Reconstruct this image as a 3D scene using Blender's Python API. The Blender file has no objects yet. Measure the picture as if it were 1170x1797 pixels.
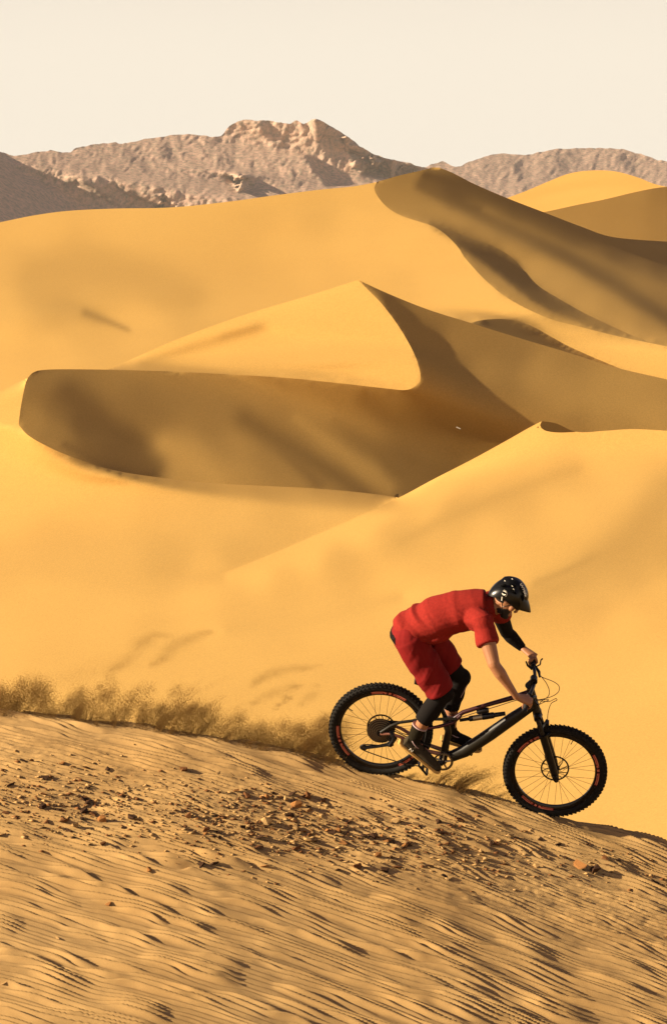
import bpy, bmesh, math, random, time
import numpy as np
from mathutils import Vector, Matrix, noise as mnoise
T00 = time.time()
rng = np.random.default_rng(7)
random.seed(7)
sc = bpy.context.scene
col = sc.collection

# ------------------------------------------------------------------ camera, light, exposure
F = 4500.0                       # focal length in photograph pixels
UC, VC = 585.0, 898.5
PITCH = math.atan(498.5 / F)     # horizon sits at v = 400
CAM = Vector((0, 0, 0))
cam_d = bpy.data.cameras.new('camera')
cam = bpy.data.objects.new('camera', cam_d); col.objects.link(cam)
cam.location = CAM
cam.rotation_euler = (math.pi / 2 - PITCH, 0, 0)
cam_d.sensor_fit = 'VERTICAL'; cam_d.angle = 2 * math.atan(898.5 / F)
cam_d.clip_start = 0.5; cam_d.clip_end = 60000
sc.camera = cam
SUN_EL, SUN_AZ = math.radians(21.5), math.radians(9)     # AZ: towards the camera side of straight left
L = np.array([-math.cos(SUN_EL) * math.cos(SUN_AZ), -math.cos(SUN_EL) * math.sin(SUN_AZ), math.sin(SUN_EL)])
sun_d = bpy.data.lights.new('sun', 'SUN'); sun_d.energy = 5.0; sun_d.angle = math.radians(0.5); sun_d.color = (1.0, 0.825, 0.60)
sun = bpy.data.objects.new('sun', sun_d); col.objects.link(sun)
sun.rotation_euler = Vector(L).to_track_quat('Z', 'Y').to_euler()
W = bpy.data.worlds.new('World'); sc.world = W; W.use_nodes = True
wn = W.node_tree.nodes; wl = W.node_tree.links; wn.clear()
wo = wn.new('ShaderNodeOutputWorld'); bg = wn.new('ShaderNodeBackground')
sky = wn.new('ShaderNodeTexSky'); sky.sky_type = 'NISHITA'; sky.sun_disc = False
sky.sun_elevation = SUN_EL; sky.sun_rotation = math.atan2(L[0], L[1]); sky.altitude = 0
sky.air_density = 1.0; sky.dust_density = 1.0; sky.ozone_density = 1.0
tint = wn.new('ShaderNodeMix'); tint.data_type = 'RGBA'; tint.blend_type = 'MULTIPLY'; tint.inputs[0].default_value = 1
tint.inputs[7].default_value = (0.74, 0.46, 0.54, 1)
wl.new(sky.outputs[0], tint.inputs[6])
# dusty desert air: the sky pales to cream in a broad belt all round the horizon
geo = wn.new('ShaderNodeTexCoord'); sep = wn.new('ShaderNodeSeparateXYZ'); wl.new(geo.outputs['Generated'], sep.inputs[0])
mr = wn.new('ShaderNodeMapRange'); mr.interpolation_type = 'SMOOTHSTEP'
mr.inputs[1].default_value = 0.06; mr.inputs[2].default_value = 0.24; mr.inputs[3].default_value = 1; mr.inputs[4].default_value = 0
wl.new(sep.outputs[2], mr.inputs[0])
SKY_S = 0.05
HAZE = 0.00004
pale = wn.new('ShaderNodeMix'); pale.data_type = 'RGBA'; wl.new(mr.outputs[0], pale.inputs[0]); wl.new(tint.outputs[2], pale.inputs[6])
pale.inputs[7].default_value = (0.530 / SKY_S, 0.492 / SKY_S, 0.420 / SKY_S, 1)
wl.new(pale.outputs[2], bg.inputs[0]); wl.new(bg.outputs[0], wo.inputs[0])
bg.inputs[1].default_value = SKY_S
sc.cycles.diffuse_bounces = 1
sc.view_settings.view_transform = 'Standard'; sc.view_settings.look = 'None'
sc.view_settings.exposure = 0.95; sc.view_settings.gamma = 1; sc.view_settings.use_curve_mapping = False

# ------------------------------------------------------------------ helpers
cp, sp = math.cos(PITCH), math.sin(PITCH)
def w2c(v): return np.array([v[0], v[1] * sp + v[2] * cp, v[1] * cp - v[2] * sp])   # camera axes: right, up, forward
def ray(u, v):
    x = (np.asarray(u, float) - UC) / F; y = (VC - np.asarray(v, float)) / F
    return np.stack([x, cp + y * sp, -sp + y * cp], -1)      # world direction per unit of depth
def at(u, v, d): return ray(u, v) * np.asarray(d, float)[..., None]
LC = w2c(L)

def tag(o, label=None, cat=None, group=None, kind=None):
    if label: o['label'] = label
    if cat: o['category'] = cat
    if group: o['group'] = group
    if kind: o['kind'] = kind
    return o
def mesh_obj(name, verts, faces, mat=None, parent=None, smooth=True):
    me = bpy.data.meshes.new(name)
    verts = np.asarray(verts, np.float32)
    if isinstance(faces, np.ndarray):
        n, k = faces.shape
        me.vertices.add(len(verts)); me.vertices.foreach_set('co', verts.ravel())
        me.loops.add(n * k); me.loops.foreach_set('vertex_index', faces.astype(np.int32).ravel())
        me.polygons.add(n); me.polygons.foreach_set('loop_start', np.arange(0, n * k, k, dtype=np.int32))
        me.update(calc_edges=True)
    else:
        me.from_pydata([tuple(v) for v in verts], [], faces)
    if smooth: me.polygons.foreach_set('use_smooth', [True] * len(me.polygons))
    me.validate()
    o = bpy.data.objects.new(name, me); col.objects.link(o)
    if mat: me.materials.append(mat)
    if parent is not None: o.parent = parent
    return o
def mat_new(name):
    m = bpy.data.materials.new(name); m.use_nodes = True
    nt = m.node_tree; b = nt.nodes['Principled BSDF']
    return m, nt, b
def simple_mat(name, c, rough=0.6, metal=0.0, spec=0.5, bump=None, var=0.0, vscale=30):
    m, nt, b = mat_new(name)
    b.inputs['Base Color'].default_value = (*c, 1); b.inputs['Roughness'].default_value = rough
    b.inputs['Metallic'].default_value = metal; b.inputs['Specular IOR Level'].default_value = spec
    if var or bump:
        tc = nt.nodes.new('ShaderNodeTexCoord'); n = nt.nodes.new('ShaderNodeTexNoise')
        n.inputs['Scale'].default_value = vscale; n.inputs['Detail'].default_value = 6
        nt.links.new(tc.outputs['Object'], n.inputs['Vector'])
        if var:
            r = nt.nodes.new('ShaderNodeValToRGB')
            r.color_ramp.elements[0].position = .3; r.color_ramp.elements[1].position = .7
            r.color_ramp.elements[0].color = (*[x * (1 - var) for x in c], 1); r.color_ramp.elements[1].color = (*[min(1, x * (1 + var)) for x in c], 1)
            nt.links.new(n.outputs[0], r.inputs[0]); nt.links.new(r.outputs[0], b.inputs['Base Color'])
        if bump:
            bp = nt.nodes.new('ShaderNodeBump'); bp.inputs['Strength'].default_value = bump; bp.inputs['Distance'].default_value = 0.004
            nt.links.new(n.outputs[0], bp.inputs['Height']); nt.links.new(bp.outputs[0], b.inputs['Normal'])
    return m
def catmull(pts, n=8):
    P = np.array(pts, float); out = []
    Q = np.vstack([2 * P[0] - P[1], P, 2 * P[-1] - P[-2]])
    for i in range(1, len(Q) - 2):
        t = np.linspace(0, 1, n, endpoint=False)[:, None]
        a, b, c, d = Q[i - 1], Q[i], Q[i + 1], Q[i + 2]
        out.append(.5 * ((2 * b) + (-a + c) * t + (2 * a - 5 * b + 4 * c - d) * t ** 2 + (-a + 3 * b - 3 * c + d) * t ** 3))
    out.append(P[-1:]); return np.vstack(out)
def seg_dist(px, py, poly):
    """distance of points to a polyline, nearest point and fraction along it"""
    best = np.full(px.shape, 1e18); nx = px.copy(); ny = py.copy(); tt = np.zeros(px.shape)
    n = len(poly) - 1
    for i in range(n):
        a, b = poly[i], poly[i + 1]; d = b - a; l2 = d @ d + 1e-12
        t = np.clip(((px - a[0]) * d[0] + (py - a[1]) * d[1]) / l2, 0, 1)
        qx = a[0] + t * d[0]; qy = a[1] + t * d[1]; dd = (px - qx) ** 2 + (py - qy) ** 2
        m = dd < best; best = np.where(m, dd, best); nx = np.where(m, qx, nx); ny = np.where(m, qy, ny); tt = np.where(m, (i + t) / n, tt)
    return np.sqrt(best), nx, ny, tt
def inside(px, py, poly):
    r = np.zeros(px.shape, bool); n = len(poly)
    for i in range(n):
        a, b = poly[i], poly[(i + 1) % n]
        c = ((a[1] > py) != (b[1] > py))
        with np.errstate(divide='ignore', invalid='ignore'):
            r ^= c & (px < (b[0] - a[0]) * (py - a[1]) / (b[1] - a[1] + 1e-30) + a[0])
    return r
def G2T(g):                      # how bright a patch of sand stands in the photo -> cosine to the sun
    g = np.asarray(g, float) / 255
    lin = ((g + .055) / 1.055) ** 2.4
    return np.where(g <= 0, -.22, .56 * (lin - .035) / .525)
def idw(px, py, pts, p=3.0, soft=30.):
    P = np.array(pts, float); num = 0; den = 0
    for a in P:
        w = 1 / (((px - a[0]) ** 2 + (py - a[1]) ** 2) + soft) ** (p / 2)
        num = num + w * a[2]; den = den + w
    return num / den

# value noise with numpy, used for relief
def vnoise(x, y, seed=0):
    xi = np.floor(x).astype(np.int64); yi = np.floor(y).astype(np.int64); fx = x - xi; fy = y - yi
    fx = fx * fx * fx * (fx * (fx * 6 - 15) + 10); fy = fy * fy * fy * (fy * (fy * 6 - 15) + 10)
    def h(a, b):
        n = (a * 374761393 + b * 668265263 + seed * 974634777) & 0xffffffff
        n = ((n ^ (n >> 13)) * 1274126177) & 0xffffffff
        return ((n ^ (n >> 16)) & 0xffffff) / float(0xffffff) * 2 - 1
    return (h(xi, yi) * (1 - fx) + h(xi + 1, yi) * fx) * (1 - fy) + (h(xi, yi + 1) * (1 - fx) + h(xi + 1, yi + 1) * fx) * fy
def fbm(x, y, oct=5, seed=0, gain=.5, lac=2.03):
    s = 0; a = 1; f = 1; n = 0
    for o in range(oct):
        s = s + a * vnoise(x * f + 17.3 * o, y * f - 9.1 * o, seed + o); n += a; a *= gain; f *= lac
    return s / n

# ------------------------------------------------------------------ terrain relief: find the surface whose slopes take the low sun as given
def solve_layer(U0, U1, V0, V1, steps, regions, prior, creases, lam=.05, pw=.02, cg=80, pins=None, its=5):
    """regions: list of (polygon or None, samples (u,v,g), strokes). Returns grid u, v and log-depth."""
    w = None; prev = None
    for h in steps:
        us = np.arange(U0, U1 + h * .5, h); vs = np.arange(V0, V1 + h * .5, h)
        GU, GV = np.meshgrid(us, vs); ny, nx = GU.shape
        w0 = np.log(idw(GU, GV, prior, 2.5))
        if w is None: w = w0.copy()
        else:
            pu, pv, pwm = prev
            fu = np.clip((us - pu[0]) / (pu[1] - pu[0]), 0, len(pu) - 1.0001); fv = np.clip((vs - pv[0]) / (pv[1] - pv[0]), 0, len(pv) - 1.0001)
            iu = fu.astype(int); iv = fv.astype(int); au = (fu - iu)[None]; av = (fv - iv)[:, None]
            q = pwm
            w = (q[iv][:, iu] * (1 - au) + q[iv][:, iu + 1] * au) * (1 - av) + (q[iv + 1][:, iu] * (1 - au) + q[iv + 1][:, iu + 1] * au) * av
        PU, PV = GU.copy(), GV.copy(); oncrease = np.zeros(GU.shape, bool); chains = []; order = []
        idx = np.arange(ny * nx).reshape(ny, nx)
        own = -np.ones(GU.shape, int); dmin = np.full(GU.shape, 1e9)
        for ci, c in enumerate(creases):
            d, qx, qy, tt = seg_dist(GU, GV, c); dmin = np.minimum(dmin, d)
            k = np.clip((tt * (len(c) - 1)).astype(int), 0, len(c) - 2); tx = (c[k + 1] - c[k])[..., 0]; ty = (c[k + 1] - c[k])[..., 1]
            sd = np.sign(tx * (GV - qy) - ty * (GU - qx)); near = (d < 1.5 * h) & (tt > 0) & (tt < 1)
            m = np.zeros(GU.shape, bool)
            for e1, e2 in ((np.s_[:, :-1], np.s_[:, 1:]), (np.s_[:-1], np.s_[1:])):
                cr = (sd[e1] != sd[e2]) & near[e1] & near[e2]
                m[e1] |= cr & (d[e1] <= d[e2]); m[e2] |= cr & (d[e1] > d[e2])
            m &= own < 0; own[m] = ci; PU[m] = qx[m]; PV[m] = qy[m]
        oncrease = own >= 0; free = (~oncrease) & (dmin < 4 * h); free[0] = free[-1] = False; free[:, 0] = free[:, -1] = False
        for _ in range(12):                    # even out the grid round the creases, crease points slide along theirs
            LU = PU.copy(); LV = PV.copy()
            LU[1:-1, 1:-1] = (PU[:-2, 1:-1] + PU[2:, 1:-1] + PU[1:-1, :-2] + PU[1:-1, 2:]) / 4
            LV[1:-1, 1:-1] = (PV[:-2, 1:-1] + PV[2:, 1:-1] + PV[1:-1, :-2] + PV[1:-1, 2:]) / 4
            PU[free] = LU[free]; PV[free] = LV[free]
            for ci, c in enumerate(creases):
                m = own == ci
                if m.any(): _, PU[m], PV[m], _ = seg_dist(LU[m], LV[m], c)
        for ci, c in enumerate(creases):
            m = own == ci
            if m.sum() < 3: continue
            _, _, _, tt = seg_dist(PU[m], PV[m], c); ii = idx[m][np.argsort(tt, kind='stable')]
            qu = PU.ravel()[ii]; qv = PV.ravel()[ii]; ds = np.maximum(np.hypot(np.diff(qu), np.diff(qv)), .35 * h)
            al, be = h / ds[:-1], h / ds[1:]
            chains.append((ii[:-2], ii[1:-1], ii[2:], al, be)); order.append(ii)
        pinw = np.zeros(ny * nx); pint = np.zeros(ny * nx)
        for pc, pd in (pins or []):
            d, _, _, tt = seg_dist(PU, PV, pc); m = (d < .3).ravel()
            pinw[m] = 1.0; pint[m] = depth_on(pd, np.stack([PU.ravel()[m], PV.ravel()[m]], 1))
        X = (PU - UC) / F; Y = (VC - PV) / F
        a = idx[:-1, :-1].ravel(); b = idx[:-1, 1:].ravel(); c_ = idx[1:, :-1].ravel(); d_ = idx[1:, 1:].ravel()
        tri = np.vstack([np.stack([a, b, c_], 1), np.stack([b, d_, c_], 1), np.stack([a, b, d_], 1), np.stack([a, d_, c_], 1)])
        Xf, Yf = X.ravel(), Y.ravel()
        x0, x1, x2 = Xf[tri].T; y0, y1, y2 = Yf[tri].T
        A = (x1 - x0) * (y2 - y0) - (x2 - x0) * (y1 - y0)
        good = np.abs(A) > .15 * (h / F) ** 2
        tri = tri[good]; x0, x1, x2 = Xf[tri].T; y0, y1, y2 = Yf[tri].T
        A = (x1 - x0) * (y2 - y0) - (x2 - x0) * (y1 - y0)
        gx = np.stack([y1 - y2, y2 - y0, y0 - y1], 1) / A[:, None]; gy = np.stack([x2 - x1, x0 - x2, x1 - x0], 1) / A[:, None]
        xc = (x0 + x1 + x2) / 3; yc = (y0 + y1 + y2) / 3; cu = xc * F + UC; cv = VC - yc * F
        T = np.full(len(tri), np.nan); WT = np.zeros(len(tri))
        for poly, samples, strokes, *wgt in regions:
            m = np.ones(len(tri), bool) if poly is None else inside(cu, cv, poly)
            if not m.any(): continue
            g = idw(cu[m], cv[m], samples, 4.0, 700.)
            for pl, wd, gv in strokes:
                dd, _, _, tt = seg_dist(cu[m], cv[m], catmull(pl, 4))
                wd_ = wd[0] + (wd[1] - wd[0]) * tt if isinstance(wd, tuple) else wd
                e = np.exp(-(dd / wd_) ** 2); g = g * (1 - e) + gv * e
            T[m] = G2T(g); WT[m] = wgt[0] if wgt else 1
        T = np.nan_to_num(T)
        sw = np.where(oncrease, .015, 1.0)
        s2 = [(idx[:, :-2].ravel(), idx[:, 1:-1].ravel(), idx[:, 2:].ravel(), sw[:, 1:-1].ravel()),
              (idx[:-2].ravel(), idx[1:-1].ravel(), idx[2:].ravel(), sw[1:-1].ravel()),
              (idx[:-2, :-2].ravel(), idx[1:-1, 1:-1].ravel(), idx[2:, 2:].ravel(), sw[1:-1, 1:-1].ravel() * .5),
              (idx[2:, :-2].ravel(), idx[1:-1, 1:-1].ravel(), idx[:-2, 2:].ravel(), sw[1:-1, 1:-1].ravel() * .5)]
        s2 = [(i, j, k, q, q) for i, j, k, q in s2] + chains
        sl = lam * (6, 3, 1.5, 1)[min(3, steps.index(h) + 4 - len(steps))] * F / h
        w0f = w0.ravel().copy(); wf = w.ravel().copy(); N = len(wf); pk = np.full(N, pw * (h / 8.))
        pk[pinw > 0] = 3000.; w0f[pinw > 0] = pint[pinw > 0]; wf[pinw > 0] = pint[pinw > 0]
        def Dm(z): return [(al * (z[i] - z[j]) + be * (z[k] - z[j])) * sl for i, j, k, al, be in s2]
        def DT(rs):
            o = np.zeros(N)
            for (i, j, k, al, be), r in zip(s2, rs):
                r = r * sl
                o += np.bincount(i, r * al, N) - np.bincount(j, r * (al + be), N) + np.bincount(k, r * be, N)
            return o
        for it in range(its):
            g1 = (gx * wf[tri]).sum(1); g2 = (gy * wf[tri]).sum(1)
            n3 = -(1 + xc * g1 + yc * g2)
            nn = np.sqrt(g1 * g1 + g2 * g2 + n3 * n3)
            s = (g1 * LC[0] + g2 * LC[1] + n3 * LC[2]) / nn
            r = (s - T) * WT
            # derivative of s by g1, g2
            d1 = (LC[0] - xc * LC[2]) / nn - s * (g1 - n3 * xc) / nn ** 2
            d2 = (LC[1] - yc * LC[2]) / nn - s * (g2 - n3 * yc) / nn ** 2
            J = (gx * d1[:, None] + gy * d2[:, None]) * WT[:, None]
            def AT(rr): return np.bincount(tri.ravel(), (J * rr[:, None]).ravel(), N)
            def H(z): return AT((J * z[tri]).sum(1)) + DT(Dm(z)) + pk * pk * z
            grad = AT(r) + DT(Dm(wf)) + pk * pk * (wf - w0f)
            diag = np.bincount(tri.ravel(), (J * J).ravel(), N) + pk * pk
            for (i, j, k, al, be) in s2:
                diag += np.bincount(i, (al * sl) ** 2, N) + np.bincount(j, ((al + be) * sl) ** 2, N) + np.bincount(k, (be * sl) ** 2, N)
            z = np.zeros(N); rr = -grad; zz = rr / diag; p = zz.copy(); rz = rr @ zz
            for _ in range(cg):
                Hp = H(p); al = rz / (p @ Hp + 1e-30); z += al * p; rr -= al * Hp
                zz = rr / diag; rn = rr @ zz; p = zz + rn / (rz + 1e-30) * p; rz = rn
            wf = wf + z * min(1., .35 / (np.abs(z).max() + 1e-9) if it < 2 and h == steps[0] else 1.)
            print('  h', h, 'it', it, 'rms', float(np.sqrt((r * r).sum() / WT.sum())), 'p99', float(np.percentile(np.abs(r), 99)), 'dz', float(np.abs(z).max()))
        for ii in order:                       # keep the creases themselves free of kinks between neighbouring points
            qu, qv, qw = PU.ravel()[ii], PV.ravel()[ii], wf[ii]
            ss = np.concatenate([[0], np.cumsum(np.hypot(np.diff(qu), np.diff(qv)))])
            D_ = ss[None, :] - ss[:, None]; Kk = np.exp(-.5 * (D_ / (1.6 * h)) ** 2)
            S0 = Kk.sum(1); S1 = (Kk * D_).sum(1); S2 = (Kk * D_ * D_).sum(1); Y0 = Kk @ qw; Y1 = (Kk * D_) @ qw
            wf[ii] = np.where(pinw[ii] > 0, wf[ii], (S2 * Y0 - S1 * Y1) / (S0 * S2 - S1 * S1 + 1e-12))
        w = wf.reshape(ny, nx); prev = (us, vs, w)
    return PU, PV, w, oncrease
def depth_on(sol, pts):
    PU, PV, w = sol[:3]; out = []
    for q in pts:                         # local linear fit from the nearest grid points on the curve
        d = np.hypot(PU - q[0], PV - q[1]).ravel(); k = np.argsort(np.where(sol[3].ravel(), d, 1e9))[:2]; wt = 1 / (d[k] + .02); out.append((w.ravel()[k] * wt).sum() / wt.sum())
    return np.array(out)
def layer_mesh(name, sol, outline, mat, skirt=(0, 10, -8), relief=None, seam=None):
    PU, PV, w, _ = sol
    if relief is not None: w = w + relief(PU, PV)
    ny, nx = PU.shape
    P = at(PU, PV, np.exp(w))
    idx = np.arange(ny * nx).reshape(ny, nx)
    a = idx[:-1, :-1].ravel(); b = idx[:-1, 1:].ravel(); c = idx[1:, :-1].ravel(); d = idx[1:, 1:].ravel()
    Pf = P.reshape(-1, 3)
    U_, V_ = PU.ravel(), PV.ravel()
    def keep(t):
        cu = U_[t].mean(1); cv = V_[t].mean(1); return inside(cu, cv, outline)
    # choose for every cell the diagonal along the crease
    on = sol[3].ravel()
    alt = on[a] & on[d]
    t1 = np.stack([a, c, b], 1); t2 = np.stack([b, c, d], 1); t1[alt] = np.stack([a, d, b], 1)[alt]; t2[alt] = np.stack([a, c, d], 1)[alt]
    tri = np.vstack([t1, t2]); tri = tri[keep(tri)]
    # back slope from open border edges
    e = np.vstack([tri[:, [0, 1]], tri[:, [1, 2]], tri[:, [2, 0]]]); key = np.sort(e, 1); kk = key[:, 0] * (ny * nx) + key[:, 1]
    uq, inv, cnt = np.unique(kk, return_inverse=True, return_counts=True)
    bd = e[cnt[inv] == 1]
    if seam is not None:
        ds = seg_dist(U_[bd], V_[bd], seam)[0]; bd = bd[~(ds < .5).all(1)]
    nn = len(Pf); bv = np.unique(bd); mp = -np.ones(nn, int); mp[bv] = nn + np.arange(len(bv))
    S = Pf[bv] + np.array(skirt, float)
    f2 = np.vstack([np.stack([bd[:, 1], bd[:, 0], mp[bd[:, 0]]], 1), np.stack([bd[:, 1], mp[bd[:, 0]], mp[bd[:, 1]]], 1)])
    V = np.vstack([Pf, S]); Fc = np.vstack([tri, f2])
    used = np.unique(Fc); re = -np.ones(len(V), int); re[used] = np.arange(len(used))
    o = mesh_obj(name, V[used], re[Fc], mat)
    onv = np.concatenate([on, np.ones(len(S), bool)])[used]          # crests are real edges
    ev = np.empty(len(o.data.edges) * 2, np.int32); o.data.edges.foreach_get('vertices', ev); ev = ev.reshape(-1, 2)
    at_ = o.data.attributes.new('sharp_edge', 'BOOLEAN', 'EDGE'); at_.data.foreach_set('value', (onv[ev].all(1)))
    tag(o, kind='structure')
    return o

# ------------------------------------------------------------------ materials of the land
def sand_mat(name, c1, c2, scale, bump=0.0, bscale=40., bdist=.01, grain=0.0):
    m, nt, b = mat_new(name); N = nt.nodes.new; K = nt.links.new
    tc = N('ShaderNodeTexCoord'); mp = N('ShaderNodeMapping'); K(tc.outputs['Object'], mp.inputs[0]); mp.inputs['Scale'].default_value = (1, 1, 2.2)
    n = N('ShaderNodeTexNoise'); n.inputs['Scale'].default_value = scale; n.inputs['Detail'].default_value = 5; n.inputs['Roughness'].default_value = .55; K(mp.outputs[0], n.inputs[0])
    r = N('ShaderNodeValToRGB'); r.color_ramp.elements[0].position = .35; r.color_ramp.elements[1].position = .68
    r.color_ramp.elements[0].color = (*c1, 1); r.color_ramp.elements[1].color = (*c2, 1); K(n.outputs[0], r.inputs[0])
    out = r.outputs[0]
    if grain:
        g = N('ShaderNodeTexNoise'); g.inputs['Scale'].default_value = grain; g.inputs['Detail'].default_value = 2; K(tc.outputs['Object'], g.inputs[0])
        mr = N('ShaderNodeMapRange'); mr.inputs[1].default_value = .3; mr.inputs[2].default_value = .7; mr.inputs[3].default_value = .92; mr.inputs[4].default_value = 1.07; K(g.outputs[0], mr.inputs[0])
        mx = N('ShaderNodeMix'); mx.data_type = 'RGBA'; mx.blend_type = 'MULTIPLY'; mx.inputs[0].default_value = 1
        K(out, mx.inputs[6]); K(mr.outputs[0], mx.inputs[7]); out = mx.outputs[2]
    K(out, b.inputs['Base Color'])
    b.inputs['Roughness'].default_value = .95; b.inputs['Specular IOR Level'].default_value = .1
    if bump:
        bn = N('ShaderNodeTexNoise'); bn.inputs['Scale'].default_value = bscale; bn.inputs['Detail'].default_value = 4; K(tc.outputs['Object'], bn.inputs[0])
        bp = N('ShaderNodeBump'); bp.inputs['Strength'].default_value = bump; bp.inputs['Distance'].default_value = bdist
        K(bn.outputs[0], bp.inputs['Height']); K(bp.outputs[0], b.inputs['Normal'])
    return m
SAND1, SAND2 = (.56, .336, .090), (.60, .368, .102)
M_dune = sand_mat('dune_sand', SAND1, SAND2, .03, 0, 1.2, .12, grain=9.0)
M_ridge = sand_mat('ridge_sand', (.54, .33, .12), (.60, .38, .145), 1.2, .5, 160, .004, grain=260.)

# ------------------------------------------------------------------ far and middle dunes
K3 = catmull([(-80, 405), (0, 390), (60, 378), (120, 370), (200, 366), (300, 364), (400, 354), (480, 343), (560, 333), (620, 327), (661, 319), (700, 308), (735, 300), (765, 292)])
K3r = catmull([(765, 292), (795, 304), (830, 322), (890, 348), (960, 375), (1020, 398), (1075, 416), (1170, 424), (1260, 428)])
K3b = catmull([(661, 319), (657, 334), (675, 360), (705, 379), (765, 400), (800, 430), (818, 456), (857, 497), (898, 528), (960, 558), (1011, 572), (1083, 590), (1170, 608), (1260, 625)])
brownA = np.vstack([K3[K3[:, 0] >= 660], K3r[1:], K3b[::-1]])
outA = np.vstack([K3, K3r[1:], [(1260, 800), (600, 800), (-80, 800)]])
Kx = catmull([(800, 560), (822, 566), (850, 561), (880, 560), (910, 564), (940, 576), (970, 593), (1000, 609), (1040, 627), (1090, 648), (1150, 676), (1260, 730)])
Kdk = catmull([(740, 388), (790, 404), (826, 418), (865, 432), (898, 452), (915, 470), (926, 486), (950, 506), (985, 527), (1020, 547), (1057, 565), (1100, 585), (1135, 599)])
bandA = np.vstack([Kdk, [(1083, 590), (1045, 578), (1006, 563), (970, 548), (939, 532), (910, 512), (888, 494), (862, 474), (837, 456), (815, 440), (790, 420), (765, 404)]])
crescA = np.vstack([Kx, [(1260, 800), (800, 800)]])
solA = solve_layer(-80, 1260, 240, 800, [32, 16, 8, 5],
    [(outA, [(-60, 440, 187), (60, 410, 188), (200, 400, 186), (330, 395, 184), (450, 380, 182), (560, 365, 180), (640, 350, 184), (640, 400, 193), (500, 420, 190), (350, 440, 184), (180, 470, 174), (70, 500, 170), (100, 540, 170),
             (300, 520, 176), (420, 500, 184), (550, 470, 191), (620, 440, 195), (700, 430, 197), (760, 480, 196), (820, 530, 197), (700, 500, 190), (900, 570, 197), (1000, 600, 198), (1100, 625, 198), (1200, 650, 198),
             (0, 600, 194), (100, 620, 192), (260, 575, 190), (150, 580, 184), (20, 460, 186), (0, 540, 188), (400, 560, 184), (500, 530, 186), (590, 505, 188), (0, 680, 196)],
            [([(110, 540), (170, 556)], (24, 18), 166), ([(150, 549), (195, 566), (226, 579)], (7, 3), 128), ([(60, 480), (160, 470), (260, 490), (330, 520)], 34, 171)]),
     (brownA, [(668, 335, 118), (690, 352, 128), (720, 372, 132), (700, 325, 108), (735, 345, 116), (765, 372, 130), (800, 392, 134), (850, 412, 138), (900, 438, 142), (940, 470, 148), (980, 505, 150), (1030, 535, 150), (1090, 572, 146), (1150, 595, 130), (1230, 615, 118),
               (850, 388, 124), (920, 425, 128), (1000, 470, 134), (1080, 520, 136), (1150, 565, 128), (1230, 600, 110), (860, 365, 96), (950, 405, 92), (1040, 450, 104), (1120, 500, 112), (1200, 550, 104), (800, 335, 72), (900, 375, 64), (1000, 415, 60), (1080, 440, 58), (1160, 455, 56), (1240, 470, 56), (1100, 470, 84), (1180, 500, 90),
               (818, 458, 118), (857, 494, 126), (898, 526, 130), (960, 556, 128)],
            [([(735, 326), (790, 352), (860, 386), (960, 432), (1060, 490), (1200, 575)], (8, 13), 62), ([(745, 308), (800, 326), (900, 366), (1000, 408), (1100, 432), (1250, 450)], (9, 22), 40),
             ([(850, 368), (950, 412), (1100, 478), (1240, 540)], (5, 9), 118)]),
     (bandA, [(800, 418, 24), (900, 480, 22), (1000, 545, 24), (1100, 592, 30)], [([(720, 382), (760, 396)], 14, 90)]),
     (crescA, [(870, 580, 34), (1000, 630, 28)], [])],
    [(-80, 400, 430), (300, 360, 410), (660, 320, 385), (765, 292, 375), (900, 350, 350), (1075, 416, 325), (1260, 425, 320), (830, 470, 305), (1000, 570, 255), (1200, 610, 240), (700, 380, 330), (600, 450, 290), (300, 480, 300), (0, 480, 300),
     (0, 600, 225), (300, 580, 230), (628, 520, 235), (0, 690, 190), (400, 700, 180), (900, 700, 190), (1250, 720, 190)],
    [K3b, K3, K3r, Kx, Kdk], lam=.05, pw=.3)
dA = layer_mesh('far_dune', solA, outA, M_dune, (0, 12, -35))

Kb = catmull([(33, 745), (37, 715), (42, 688), (48, 666), (60, 653), (80, 649), (120, 648), (200, 649), (300, 652), (400, 657), (500, 663), (600, 673), (680, 682), (715, 684), (735, 671), (737, 655), (727, 622), (702, 577), (672, 536), (646, 509), (628, 491)])
Kbr = catmull([(628, 491), (680, 515), (750, 543), (820, 565), (900, 590), (1000, 620), (1080, 645), (1170, 666), (1260, 688)])
Kbl = catmull([(190, 649), (250, 622), (300, 600), (370, 573), (440, 549), (500, 531), (560, 513), (628, 491)])
Kf = catmull([(33, 745), (50, 764), (85, 784), (130, 803), (200, 825), (280, 838), (360, 847), (450, 852), (550, 857), (640, 865), (700, 873)])
kb_up = (Kb[:, 0] < 60) & (Kb[:, 1] > 662)
Kseam = np.vstack([Kb[kb_up][::-1], Kf[1:]]); Kbrow = Kb[kb_up.sum() - 1:]
brownB = np.vstack([Kb, Kbr[1:], [(1260, 900), (720, 900), (700, 873)], Kf[::-1][1:]])
i0 = 0
litB = np.vstack([Kbl, Kb[::-1][1:][Kb[::-1][1:][:, 0] >= 190]])
outB = np.vstack([Kb[Kb[:, 0] < 190][:], Kbl, Kbr[1:], [(1260, 900), (720, 900)], Kf[::-1]])
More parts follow.
